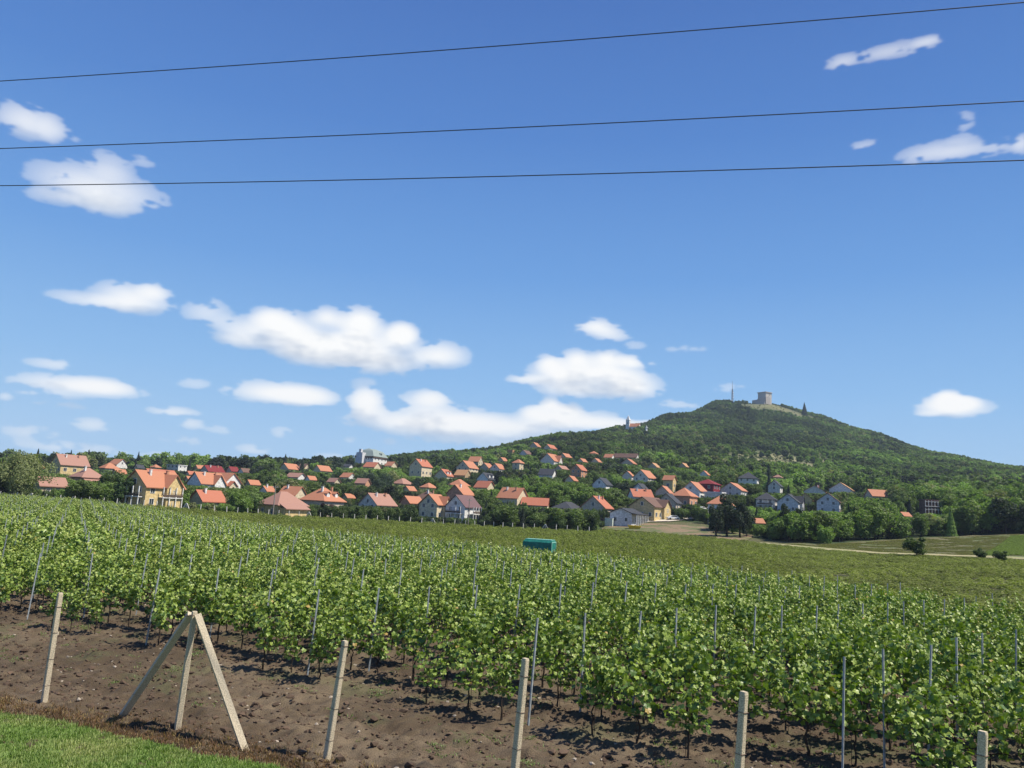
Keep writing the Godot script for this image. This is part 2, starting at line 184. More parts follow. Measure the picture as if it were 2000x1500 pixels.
# ---------------------------------------------------------------- mesh builder
class MB:
	var v := PackedVector3Array()
	var n := PackedVector3Array()
	var c := PackedColorArray()
	var uv := PackedVector2Array()
	var tint := Color.WHITE
	func tri(a: Vector3, b: Vector3, d: Vector3, ua := Vector2.ZERO, ub := Vector2.ZERO, ud := Vector2.ZERO) -> void:
		var m := (d - a).cross(b - a).normalized()
		v.append(a); v.append(b); v.append(d)
		n.append(m); n.append(m); n.append(m)
		c.append(tint); c.append(tint); c.append(tint)
		uv.append(ua); uv.append(ub); uv.append(ud)
	func quad(a: Vector3, b: Vector3, d: Vector3, e: Vector3, su := 1.0, sv := 1.0) -> void:  # clockwise from outside
		tri(a, b, d, Vector2(0, 0), Vector2(su, 0), Vector2(su, sv))
		tri(a, d, e, Vector2(0, 0), Vector2(su, sv), Vector2(0, sv))
	func out_quad(a: Vector3, b: Vector3, d: Vector3, e: Vector3, mid: Vector3) -> void:  # turned to face away from mid
		if (d - a).cross(b - a).dot((a + d) * .5 - mid) >= 0: quad(a, b, d, e, a.distance_to(b), b.distance_to(d))
		else: quad(a, e, d, b, a.distance_to(e), e.distance_to(d))
	func out_tri(a: Vector3, b: Vector3, d: Vector3, mid: Vector3) -> void:
		if (d - a).cross(b - a).dot((a + b + d) / 3.0 - mid) >= 0: tri(a, b, d)
		else: tri(a, d, b)
	func hexa(p: Array) -> void:  # 8 corners: 0-3 below, 4-7 above, same order round
		var mid := Vector3.ZERO
		for q in p: mid += q / 8.0
		out_quad(p[0], p[1], p[2], p[3], mid); out_quad(p[4], p[5], p[6], p[7], mid)
		for i in 4:
			var j := (i + 1) % 4
			out_quad(p[i], p[j], p[4 + j], p[4 + i], mid)
	func box(at: Vector3, size: Vector3, turn := 0.0) -> void:  # at = centre
		var h := size * .5
		var b := Basis(Vector3.UP, turn)
		var p := []
		for y in [-1, 1]:
			for q in [[-1, -1], [1, -1], [1, 1], [-1, 1]]: p.append(at + b * Vector3(q[0] * h.x, y * h.y, q[1] * h.z))
		hexa(p)
	func bar(a: Vector3, b: Vector3, wide: float, deep: float, side: Vector3) -> void:  # rectangular bar from a to b
		var x := (side - (b - a).normalized() * side.dot((b - a).normalized())).normalized() * wide * .5
		var z := (b - a).cross(x).normalized() * deep * .5
		hexa([a - x - z, a + x - z, a + x + z, a - x + z, b - x - z, b + x - z, b + x + z, b - x + z])
	func tube(pts: Array, radii: Array, seg := 6, capped := true) -> void:
		var rings := []
		for i in pts.size():
			var d: Vector3 = (pts[mini(i + 1, pts.size() - 1)] - pts[maxi(i - 1, 0)]).normalized()
			var x := d.cross(Vector3.RIGHT if absf(d.x) < .8 else Vector3.FORWARD).normalized()
			var z := d.cross(x)
			var ring := []
			for k in seg: ring.append([pts[i] + (x * cos(TAU * k / seg) + z * sin(TAU * k / seg)) * radii[i], x * cos(TAU * k / seg) + z * sin(TAU * k / seg)])
			rings.append(ring)
		for i in pts.size() - 1:
			for k in seg:
				var j := (k + 1) % seg
				var q := [rings[i][k], rings[i][j], rings[i + 1][j], rings[i + 1][k]]
				for t in [[0, 1, 2], [0, 2, 3]]:
					var a: Vector3 = q[t[0]][0]
					var flip: bool = (q[t[2]][0] - a).cross(q[t[1]][0] - a).dot(q[t[0]][1]) < 0
					for w in (([t[0], t[2], t[1]]) if flip else t):
						v.append(q[w][0]); n.append(q[w][1]); c.append(tint); uv.append(Vector2(k, i))
		if capped:
			for e in [0, pts.size() - 1]:
				var mid: Vector3 = pts[e]
				var inner: Vector3 = pts[1] if e == 0 else pts[e - 1]
				for k in seg: out_tri(mid, rings[e][k][0], rings[e][(k + 1) % seg][0], inner)
	func mesh(m: Material) -> ArrayMesh:
		var a := []
		a.resize(Mesh.ARRAY_MAX)
		a[Mesh.ARRAY_VERTEX] = v; a[Mesh.ARRAY_NORMAL] = n; a[Mesh.ARRAY_COLOR] = c; a[Mesh.ARRAY_TEX_UV] = uv
		var r := ArrayMesh.new()
		r.add_surface_from_arrays(Mesh.PRIMITIVE_TRIANGLES, a)
		r.surface_set_material(0, m)
		return r

# ---------------------------------------------------------------- names, labels, materials
func numbered(called: String) -> String:
	var k: int = used.get(called, 0)
	used[called] = k + 1
	return called if k == 0 else "%s_%03d" % [called, k]

func tag(o: Node, label: String, category: String, group := "", kind := "") -> Node:
	if label: o.set_meta("label", label)
	if category: o.set_meta("category", category)
	if group: o.set_meta("group", group)
	if kind: o.set_meta("kind", kind)
	return o

func base(called: String, at: Vector3, turn := 0.0) -> Node3D:
	var o := Node3D.new()
	o.name = numbered(called)
	add_child(o)
	o.position = at
	o.rotation.y = turn
	return o

func part(called: String, mesh: Mesh, parent: Node, at := Vector3.ZERO, turn := 0.0) -> MeshInstance3D:
	var o := MeshInstance3D.new()
	o.mesh = mesh
	if parent == self:
		o.name = numbered(called)
		add_child(o)
	else:
		o.name = called
		parent.add_child(o, true)
	o.position = at
	o.rotation.y = turn
	return o

func copies(called: String, mesh: Mesh, where: Array, tints: Array, parent: Node) -> MultiMeshInstance3D:
	var mm := MultiMesh.new()
	mm.transform_format = MultiMesh.TRANSFORM_3D
	mm.use_colors = tints.size() > 0
	mm.mesh = mesh
	mm.instance_count = where.size()
	for i in where.size():
		mm.set_instance_transform(i, where[i])
		if tints.size(): mm.set_instance_color(i, tints[i])
	var o := MultiMeshInstance3D.new()
	o.multimesh = mm
	o.name = numbered(called) if parent == self else called
	parent.add_child(o, true)
	return o

func grain(key: String, freq: float, lo: float, hi: float, octaves := 4, size := 256, sd := 1) -> NoiseTexture2D:
	if tex.has(key): return tex[key]
	var f := FastNoiseLite.new()
	f.seed = sd
	f.frequency = freq
	f.fractal_octaves = octaves
	var g := Gradient.new()
	g.set_color(0, Color(lo, lo, lo)); g.set_color(1, Color(hi, hi, hi))
	var t := NoiseTexture2D.new()
	t.width = size; t.height = size; t.seamless = true; t.noise = f; t.color_ramp = g
	tex[key] = t
	return t

func mat(lin: Color, rough := .85, key := "", scale := 1.0, bump := 0.0) -> StandardMaterial3D:
	var m := StandardMaterial3D.new()
	m.albedo_color = lin.linear_to_srgb()
	m.roughness = rough
	m.metallic_specular = .35
	if key:
		m.albedo_texture = tex[key]
		m.uv1_triplanar = true
		m.uv1_world_triplanar = true
		m.uv1_scale = Vector3.ONE * scale
		if bump > 0:
			m.heightmap_enabled = true
			m.heightmap_texture = tex[key]
			m.heightmap_scale = bump
	return m

func leaf_mat(rough := .55, light := Color(.75, .85, .35)) -> StandardMaterial3D:
	var m := StandardMaterial3D.new()
	m.vertex_color_use_as_albedo = true
	m.roughness = rough
	m.metallic_specular = .4
	m.cull_mode = BaseMaterial3D.CULL_DISABLED
	m.backlight_enabled = true
	m.backlight = light
	return m

# ---------------------------------------------------------------- terrain
func ground(X: float, D: float) -> float:
	var d := minf(sqrt(X * X + D * D), 2990.0)
	if d < 22.0: return 0.0
	var a := atan2(X, D)
	var i := az_p.bsearch(a) - 1
	i = clampi(i, 0, az_p.size() - 2)
	var t := (a - az_p[i]) / (az_p[i + 1] - az_p[i])
	t = t * t * (3 - 2 * t) * .5 + t * .5
	var k := clampi(kn_p.bsearch(d, false) - 1, 0, kn_p.size() - 2)
	var nk := kn_p.size()
	var h := kn_p[k + 1] - kn_p[k]
	var s := (d - kn_p[k]) / h
	var s2 := s * s
	var s3 := s2 * s
	var r := [0.0, 0.0]
	for q in 2:
		var o := (i + q) * nk
		var p1 := ht_p[o + k]
		var p2 := ht_p[o + k + 1]
		var m1 := (p2 - p1) / h
		var m2 := m1
		if k > 0: m1 = (p2 - ht_p[o + k - 1]) / (kn_p[k + 1] - kn_p[k - 1])
		if k + 2 < nk: m2 = (ht_p[o + k + 2] - p1) / (kn_p[k + 2] - kn_p[k])
		r[q] = (2 * s3 - 3 * s2 + 1) * p1 + (s3 - 2 * s2 + s) * h * m1 + (-2 * s3 + 3 * s2) * p2 + (s3 - s2) * h * m2
	return r[0] * (1 - t) + r[1] * t

func on(X: float, D: float, lift := 0.0) -> Vector3:
	return Vector3(X, ground(X, D) + lift, -D)

func table(t: Array, a: float) -> float:
	for i in range(1, t.size()):
		if a < t[i][0]:
			return lerpf(t[i - 1][1], t[i][1], clampf((a - t[i - 1][0]) / (t[i][0] - t[i - 1][0]), 0, 1))
	return t[-1][1]

func scrub(X: float, D: float) -> float:  # the dry open slope half way up the hill
	var q := Vector2((X - 222) / 84.0, (D - 640 - (X - 218) * .55) / 74.0)
	var open := clampf(1.2 - q.length() + noise.get_noise_2d(X * 2.6, D * 1.6) * 1.5, 0, 1)
	var s := Vector2((X - 432) / 62.0, (D - 1228 - (X - 432) * .3) / 60.0)
	return maxf(open, clampf(1.5 - s.length() + noise.get_noise_2d(X * 2, D * 2) * .4, 0, 1))

func sheet(called: String, near_edge: Array, far_edge: Array, lift: float, m: Material, nu := 12, nv := 4, ca := Color.WHITE, cb := Color.WHITE) -> MeshInstance3D:
	# a surface between two lines on the ground (X, D), laid on the terrain
	var b := MB.new()
	var g := []
	for e in [near_edge, far_edge]:
		var row := []
		for i in nu * (e.size() - 1) + 1:
			var k := mini(i / nu, e.size() - 2)
			row.append((e[k] as Vector2).lerp(e[k + 1], float(i - k * nu) / nu))
		g.append(row)
	var pts := []
	for j in nv + 1:
		var row := []
		for i in g[0].size():
			var p: Vector2 = g[0][i].lerp(g[1][i], float(j) / nv)
			row.append(on(p.x, p.y, lift))
		pts.append(row)
	for j in nv:
		for i in g[0].size() - 1:
			var mid: Vector3 = pts[j][i]
			b.tint = ca.lerp(cb, smoothstep(-.25, .25, noise.get_noise_2d(mid.x * 4.5, mid.z * 4.5) + noise.get_noise_2d(mid.x * 16, mid.z * 16) * .5))
			b.out_quad(pts[j][i], pts[j][i + 1], pts[j + 1][i + 1], pts[j + 1][i], (pts[j][i] + pts[j + 1][i + 1]) * .5 + Vector3.DOWN * 5)
	return part(called, b.mesh(m), self)

func build_ground() -> void:
	var azs := []
	var a := -PI
	while a < PI - .001:
		azs.append(a)
		a += .008 if a > -.78 and a < .84 else .06
	azs.append(PI)
	var ds := [0.0]
	var d := 4.0
	while d < 3000:
		ds.append(d)
		d = d + 4.0 if d < 300 else d * 1.022
	var v := PackedVector3Array()
	var c := PackedColorArray()
	var idx := PackedInt32Array()
	var na := azs.size()
	for dd in ds:
		for aa in azs:
			var X: float = sin(aa) * dd
			var D: float = cos(aa) * dd
			v.append(on(X, D, -.08 if dd < 60 else -.03))
			var k := noise.get_noise_2d(X * 1.3, D * 1.3) * .5 + noise.get_noise_2d(X * 6, D * 6) * .5
			var col := Color(.045, .072, .024)
			if dd < table(FIELD_ONE, aa): col = Color(.105, .072, .048)
			elif dd < table(FIELD_TWO, aa): col = Color(.095, .1, .042)
			elif dd < table(TREELINE, aa): col = Color(.12, .12, .055)
			elif dd > 300: col = col.lerp(Color(.25, .24, .125) if dd < 900 else Color(.17, .17, .08), scrub(X, D))
			c.append(col * (1 + k * .5))
	for i in ds.size() - 1:
		for j in na - 1:
			var p := i * na + j
			idx.append_array([p, p + na, p + na + 1, p, p + na + 1, p + 1])
	var st := SurfaceTool.new()
	var arr := []
	arr.resize(Mesh.ARRAY_MAX)
	arr[Mesh.ARRAY_VERTEX] = v; arr[Mesh.ARRAY_COLOR] = c; arr[Mesh.ARRAY_INDEX] = idx
	st.create_from_arrays(arr)
	st.generate_normals()
	var m := mat(Color.WHITE, .95, "grain", .22)
	m.vertex_color_use_as_albedo = true
	st.set_material(m)
	tag(part("ground", st.commit(), self), "", "", "", "structure")

func soil_height(s: float, n: float) -> float:
	var X := U.x * s + N.x * n
	var D := U.y * s + N.y * n
	var big := noise.get_noise_2d(X * 14, D * 14)
	var lump := noise.get_noise_2d(X * 60 + 300, D * 60)
	var fine := noise.get_noise_2d(X * 190, D * 190 + 77)
	var h := .05 + big * .05 + lump * .085 + fine * .06 + absf(fine) * .05
	for t in [10.75, 12.35]:   # wheel ruts of the headland
		var q := absf(n - t - noise.get_noise_1d(s * 3) * .25)
		if q < .3: h -= .055 * smoothstep(.3, .08, q) * (1.0 + .35 * sin(s * 34.0 + n * 9.0))
		elif q < .48: h += .03 * smoothstep(.48, .32, q)
	return h + .05 * cos((n - 14.3) / 1.457 * TAU) * smoothstep(12.5, 14.5, n) + ground(X, D)

func build_soil() -> void:
	var st := SurfaceTool.new()
	var v := PackedVector3Array()
	var c := PackedColorArray()
	var idx := PackedInt32Array()
	var s0 := -33.0
	var n0 := 7.7
	var step := .06
	var ns := 930
	var nn := 240
	for j in nn:
		var n := n0 + j * step * (1.0 + .004 * j)
		for i in ns:
			var s := s0 + i * step
			var X := U.x * s + N.x * n
			var D := U.y * s + N.y * n
			v.append(Vector3(X, soil_height(s, n), -D))
			var k := noise.get_noise_2d(X * 9 + 50, D * 9)
			var k2 := noise.get_noise_2d(X * 110, D * 110 + 9)
			var col := Color(.088, .064, .041).lerp(Color(.165, .126, .083), clampf(k * 1.1 + k2 * .7 + .36, 0, 1))
			if n > 11.5: col = col.lerp(Color(.1, .105, .05), clampf(noise.get_noise_2d(X * 20, D * 20 + 400) * 1.6 - .25, 0, .5))
			c.append(col)
	for j in nn - 1:
		for i in ns - 1:
			var p := j * ns + i
			idx.append_array([p, p + ns, p + ns + 1, p, p + ns + 1, p + 1])
	var arr := []
	arr.resize(Mesh.ARRAY_MAX)
	arr[Mesh.ARRAY_VERTEX] = v; arr[Mesh.ARRAY_COLOR] = c; arr[Mesh.ARRAY_INDEX] = idx
	st.create_from_arrays(arr)
	st.generate_normals()
	var m := mat(Color.WHITE, .95, "earth", 1.3, 2.0)
	m.vertex_color_use_as_albedo = true
	st.set_material(m)
	tag(part("tilled_soil", st.commit(), self), "", "", "", "structure")
	# clods and pebbles
	var b := MB.new()
	lump_into(b, 1.0, 3)
	var clod := b.mesh(M.clod)
	var where := []
	var tints := []
	for i in 16000:
		var s := rng.randf_range(-30, 22)
		var n := 9.9 + pow(rng.randf(), 1.5) * 12
		var z := rng.randf_range(.012, .034) * (1.0 + 1.2 * float(rng.randf() < .08))
		var X := U.x * s + N.x * n
		var D := U.y * s + N.y * n
		where.append(Transform3D(Basis.from_euler(Vector3(rng.randf() * 6, rng.randf() * 6, rng.randf() * 6)).scaled(Vector3(z * 1.3, z * .8, z)), Vector3(X, soil_height(s, n) + z * .25, -D)))
		var k := rng.randf_range(.75, 1.25)
		tints.append(Color(.115 * k, .078 * k, .054 * k) if rng.randf() < .965 else Color(.42, .36, .29))
	tag(copies("soil_clods", clod, where, tints, self), "loose clods and pebbles on the tilled soil", "soil", "", "stuff")

func lump_into(b: MB, r: float, sd: int) -> void:  # a rough 20-sided lump
	var f := (1 + sqrt(5.0)) / 2
	var p := []
	for q in [[-1, f, 0], [1, f, 0], [-1, -f, 0], [1, -f, 0], [0, -1, f], [0, 1, f], [0, -1, -f], [0, 1, -f], [f, 0, -1], [f, 0, 1], [-f, 0, -1], [-f, 0, 1]]:
		p.append(Vector3(q[0], q[1], q[2]).normalized() * r * (1 + .3 * sin(sd * 7.1 + p.size() * 2.7)))
	for t in [[0, 11, 5], [0, 5, 1], [0, 1, 7], [0, 7, 10], [0, 10, 11], [1, 5, 9], [5, 11, 4], [11, 10, 2], [10, 7, 6], [7, 1, 8], [3, 9, 4], [3, 4, 2], [3, 2, 6], [3, 6, 8], [3, 8, 9], [4, 9, 5], [2, 4, 11], [6, 2, 10], [8, 6, 7], [9, 8, 1]]:
		b.out_tri(p[t[0]], p[t[1]], p[t[2]], Vector3.ZERO)

func lawn_edge(s: float) -> float:
	return 8.55 + noise.get_noise_1d(s * 9) * .25 + noise.get_noise_1d(s * 60 + 90) * .12 + clampf((s + 15.4) * .14, -.4, .85)

func build_lawn() -> void:
	var b := MB.new()
	var s := -40.0
	while s < 30:
		var p := []
		for q in [s, s + .25]:
			var e := lawn_edge(q)
			p.append([U * q + N * -9.0, U * q + N * e])
		b.out_quad(Vector3(p[0][0].x, .1, -p[0][0].y), Vector3(p[1][0].x, .1, -p[1][0].y), Vector3(p[1][1].x, .1, -p[1][1].y), Vector3(p[0][1].x, .1, -p[0][1].y), Vector3(0, -50, 0))
		s += .25
	tag(part("lawn", b.mesh(M.turf), self), "", "", "", "structure")
	# blades
	var g := MB.new()
	for k in 9:
		var a := rng.randf() * TAU
		var o := Vector3(rng.randf_range(-.05, .05), 0, rng.randf_range(-.05, .05))
		var w := Vector3(cos(a), 0, sin(a)) * .006
		var lean := Vector3(sin(a + rng.randf()), 0, -cos(a)) * rng.randf_range(.01, .05)
		var hgt := rng.randf_range(.03, .065)
		g.tint = Color.WHITE * rng.randf_range(.8, 1.1)
		g.quad(o - w, o - w * .7 + lean * .4 + Vector3.UP * hgt * .6, o + w * .7 + lean * .4 + Vector3.UP * hgt * .6, o + w)
		g.tri(o - w * .7 + lean * .4 + Vector3.UP * hgt * .6, o + lean + Vector3.UP * hgt, o + w * .7 + lean * .4 + Vector3.UP * hgt * .6)
	var tuft := g.mesh(M.grass)
	var where := []
	var tints := []
	for i in 34000:
		var q := rng.randf_range(-22, -3)
		var e := lawn_edge(q)
		var n := e - pow(rng.randf(), 1.2) * 6.0
		var P := U * q + N * n
		var k := rng.randf_range(.8, 1.3)
		where.append(Transform3D(Basis(Vector3.UP, rng.randf() * TAU).scaled(Vector3(1, k, 1) * rng.randf_range(.8, 1.3)), Vector3(P.x, .095, -P.y)))
		var y := clampf(noise.get_noise_2d(P.x * 30, P.y * 30) + rng.randf_range(-.3, .3), -1, 1)
		tints.append(Color(.17, .27, .06).lerp(Color(.36, .39, .15), clampf(y * .9 + .3, 0, 1)) * rng.randf_range(.8, 1.15))
	tag(copies("lawn_grass", tuft, where, tints, self), "short bright green grass beside the fence", "grass", "", "stuff")
	# withered strip between lawn and soil
	where = []
	tints = []
	for i in 11000:
		var q := rng.randf_range(-24, 14)
		var n := lawn_edge(q) + .02 + absf(rng.randfn(0, .45))
		var P := U * q + N * n
		where.append(Transform3D(Basis.from_euler(Vector3(rng.randf_range(-.7, .7), rng.randf() * TAU, rng.randf_range(-.7, .7))).scaled(Vector3(1, rng.randf_range(.7, 1.6), 1)), Vector3(P.x, soil_height(q, n) - .01, -P.y)))
		tints.append(Color(.26, .15, .07).lerp(Color(.13, .08, .06), rng.randf()) if rng.randf() < .85 else Color(.42, .3, .15))
	tag(copies("dead_grass", tuft, where, tints, self), "withered brown grass strip under the concrete posts", "dead grass", "", "stuff")
	# weeds on the headland
	where = []
	tints = []
	for i in 230:
		var q := rng.randf_range(-26, 16)
		var n := 11.2 + rng.randf() * 6.5
		for k in rng.randi_range(3, 12):
			var r := rng.randfn(0, .16)
			var t := rng.randfn(0, .12)
			var P := U * (q + r) + N * (n + t)
			where.append(Transform3D(Basis.from_euler(Vector3(rng.randf_range(-.5, .5), rng.randf() * TAU, rng.randf_range(-.5, .5))).scaled(Vector3(1.5, rng.randf_range(.5, 1.1), 1.5)), Vector3(P.x, soil_height(q + r, n + t) - .01, -P.y)))
			tints.append(Color(.13, .2, .065).lerp(Color(.22, .28, .1), rng.randf()))
	tag(copies("weeds", tuft, where, tints, self), "low green weeds scattered over the bare soil", "weeds", "", "stuff")

# ---------------------------------------------------------------- sky
func build_sky() -> ImageTexture:
	var W := 2048
	var Hh := 2048
	var stops := [[-90., Color(.16, .17, .15)], [-6., Color(.3, .36, .4)], [-.5, Color(.42, .58, .76)], [0., Color(.44, .64, .86)], [4., Color(.37, .6, .87)], [9., Color(.265, .5, .83)], [17., Color(.15, .35, .73)], [27., Color(.09, .235, .6)], [37., Color(.066, .17, .49)], [60., Color(.05, .125, .4)], [90., Color(.045, .115, .37)]]
	var img := Image.create(W, Hh, false, Image.FORMAT_RGBF)
	var rows := []
	for y in Hh:
		var el := 90.0 - (y + .5) * 180.0 / Hh
		var col: Color = stops[0][1]
		for i in range(1, stops.size()):
			if el >= stops[i - 1][0]: col = stops[i - 1][1].lerp(stops[i][1], clampf((el - stops[i - 1][0]) / (stops[i][0] - stops[i - 1][0]), 0, 1))
		col = Color(col.r / 1.46, col.g / 1.46, col.b / 1.46)
		rows.append(col)
		img.fill_rect(Rect2i(0, y, W, 1), col)
	var cell := FastNoiseLite.new()
	cell.seed = 5
	cell.noise_type = FastNoiseLite.TYPE_CELLULAR
	cell.cellular_return_type = FastNoiseLite.RETURN_DISTANCE
	cell.frequency = .6
	cell.fractal_type = FastNoiseLite.FRACTAL_FBM
	cell.fractal_octaves = 4
	cell.fractal_gain = .55
	var warp := FastNoiseLite.new()
	warp.seed = 9
	warp.frequency = .35
	warp.fractal_octaves = 4
	var top := int((90.0 - 48) / 180 * Hh)
	var bot := int(90.5 / 180 * Hh)
	var nh := bot - top
	for turn in 4:   # the same fair-weather field goes on all round
		var den := PackedFloat32Array()
		den.resize(W * nh)
		for e in CLOUDS:
			var ca: float = e[0] + turn * 90.0 if turn % 2 == 0 else turn * 90.0 - e[0]
			var rx: float = e[2] * 1.24 / cos(deg_to_rad(e[1]))
			var ry: float = e[3] * 1.38
			for y in range(int((90.0 - e[1] - ry) / 180 * Hh), int((90.0 - e[1] + ry) / 180 * Hh) + 2):
				if y < top or y >= bot: continue
				var dy: float = (90.0 - (y + .5) * 180.0 / Hh - e[1]) / ry
				if dy < 0: dy *= 1.2
				for x in range(int((ca - rx + 180) / 360 * W), int((ca + rx + 180) / 360 * W) + 2):
					var dx: float = ((x + .5) * 360.0 / W - 180 - ca) / rx
					var q: float = dx * dx + dy * dy
					if q >= 1: continue
					var i := (y - top) * W + posmod(x, W)
					den[i] = 1 - (1 - den[i]) * (1 - e[4] * (1 - q))
		var full := PackedFloat32Array()
		full.resize(W * nh)
		var relief := PackedFloat32Array()
		relief.resize(W * nh)
		for y in nh:
			var el := 90.0 - (y + top + .5) * 180.0 / Hh
			for x in W:
				var d0 := den[y * W + x]
				if d0 <= .02: continue
				var az := (x + .5) * 360.0 / W + turn * 40
				var wx := warp.get_noise_2d(az, el * 1.3)
				var wy := warp.get_noise_2d(az + 90, el * 1.3)
				var puff := -cell.get_noise_2d(az + wx * .5, el * 1.25 + wy * .5)
				var wisp := warp.get_noise_2d(az * 1.6 + 40, el * 4.5)
				relief[y * W + x] = puff + .3 * wisp
				full[y * W + x] = d0 + (puff - .52 + .35 * wisp + .4 * wx) * 1.6 * (1 - smoothstep(.4, 1.0, d0) * .85) * smoothstep(.0, .2, d0)
		for y in nh:
			for x in W:
				var i := y * W + x
				var f := full[i]
				if f <= .1: continue
				var d0 := den[i]
				var al := smoothstep(.16, .38, f)
				var lit := 0.0   # light from above and from the right
				for s in [[2, -4], [4, -9], [7, -16]]:
					lit += relief[i] - relief[clampi(y + s[1], 0, nh - 1) * W + posmod(x + s[0], W)]
				lit = .74 + lit * .26 + (d0 - den[maxi(y - 16, 0) * W + x]) * .9 + (den[mini(y + 12, nh - 1) * W + x] - d0) * .35
				lit = clampf(lit, 0, 1)
				var thick := pow(clampf(d0 * 1.04, 0, 1), 1.7)
				var white := Color(.55, .62, .73).lerp(Color(1.0, 1.0, .99), lit)
				var was := img.get_pixel(x, y + top)
				img.set_pixel(x, y + top, was.lerp(Color(white.r / 1.44, white.g / 1.44, white.b / 1.44), al * (.2 + .8 * thick)))
	return ImageTexture.create_from_image(img)

# ---------------------------------------------------------------- plants
func grape_leaf(b: MB, at: Vector3, nrm: Vector3, tip: Vector3, r: float) -> void:
	# five-lobed leaf: a fan of ten faces folded along the midrib
	var y := (tip - nrm * tip.dot(nrm)).normalized()
	var x := y.cross(nrm)
	var pts := []
	var prof := [[0., 1.], [28., .72], [52., .98], [82., .66], [112., .85], [165., .5]]
	for k in range(prof.size() - 1, -1, -1): pts.append([-prof[k][0], prof[k][1]])
	for k in range(1, prof.size()): pts.append([prof[k][0], prof[k][1]])
	var last := Vector3.ZERO
	for k in pts.size():
		var a: float = deg_to_rad(pts[k][0])
		var q: float = pts[k][1] * r
		var p := at + y * cos(a) * q + x * sin(a) * q + nrm * (absf(sin(a)) * q * .28 - q * q / r * .18)
		if k > 0: b.tri(at, last, p)
		last = p

func make_foliage(sd: int, leaves: int, rmin: float, rmax: float, simple := false) -> ArrayMesh:
	# grapevine canopy along x: shoots rise from the cordon, lean out and droop; leaves alternate along them
	var r := RandomNumberGenerator.new()
	r.seed = sd
	var b := MB.new()
	var shoots := r.randi_range(9, 12)
	for i in shoots:
		var p := Vector3(lerpf(-.38, .38, (i + r.randf()) / shoots), .72 + r.randf_range(-.06, .08), r.randf_range(-.04, .04))
		var dir := Vector3(r.randf_range(-.24, .24), 1, r.randf_range(-.28, .28)).normalized()
		var droop := r.randf() < .4
		var n := leaves / shoots
		var step := (r.randf_range(.85, 1.12) if not droop else r.randf_range(.6, .9)) / n
		for k in n:
			var t := float(k) / n
			dir = (dir + Vector3(r.randf_range(-.1, .1), (-.34 * t * 22.0 / n if droop else -.02) , r.randf_range(-.1, .1) + (signf(dir.z) * .03 if droop else 0.0))).normalized()
			p += dir * step
			var side := Vector3(r.randfn(0, 1), r.randfn(.1, .6), r.randfn(0, 1.1)).normalized()
			var at := p + side * r.randf_range(.04, .13)
			if t < .25: at.y -= r.randf_range(0, .22)
			at.y = maxf(at.y, .58 + r.randf_range(0, .08))
			var nrm := (side * .8 + Vector3(r.randfn(0, .5), .55 + r.randfn(0, .45), r.randfn(0, .5))).normalized()
			var young := t > .82
			var k1 := r.randf()
			var col := Color(.152, .228, .04).lerp(Color(.28, .36, .078), k1)
			if r.randf() < .22: col = Color(.085, .15, .038)
			if young: col = Color(.31, .38, .105)
			if r.randf() < .008: col = Color(.34, .24, .07)
			b.tint = col
			var size := r.randf_range(rmin, rmax) * (.6 if young else 1.0)
			if simple:
				var y := Vector3(side.x, -.7, side.z)
				y = (y - nrm * y.dot(nrm)).normalized() * size
				var x := y.cross(nrm)
				b.quad(at - y * .6 - x * .8, at + y * .2 - x, at + y, at + y * .2 + x)
			else:
				grape_leaf(b, at, nrm, Vector3(side.x, -.9, side.z), size)
	return b.mesh(M.vine)

func make_trunk(sd: int) -> ArrayMesh:
	var r := RandomNumberGenerator.new()
	r.seed = sd
	var b := MB.new()
	var pts := [Vector3(0, -.06, 0)]
	var rad := [.026]
	for k in range(1, 6):
		pts.append(Vector3(r.randf_range(-.03, .03), k * .13, r.randf_range(-.03, .03)))
		rad.append(.024 - k * .0018)
	b.tube(pts, rad, 6)
	for q in [-1, 1]:
		b.tube([pts[-1], pts[-1] + Vector3(q * .18, .05, 0), pts[-1] + Vector3(q * .44, .03, r.randf_range(-.02, .02))], [.014, .012, .007], 5)
	b.tube([Vector3(.05, -.05, .02), Vector3(.055, 1.15, .015)], [.006, .005], 5)
	return b.mesh(M.bark)

func crown_quad(b: MB, at: Vector3, nrm: Vector3, s: float, r: RandomNumberGenerator) -> void:
	var x := nrm.cross(Vector3(r.randfn(0, 1), r.randfn(0, 1), r.randfn(0, 1))).normalized() * s
	var y := x.cross(nrm).normalized() * s * r.randf_range(.6, 1.0)
	var f := nrm * s * .25
	b.tri(at - x - f, at + y, at + x - f)
	b.tri(at - x - f, at + x - f, at - y * .8)

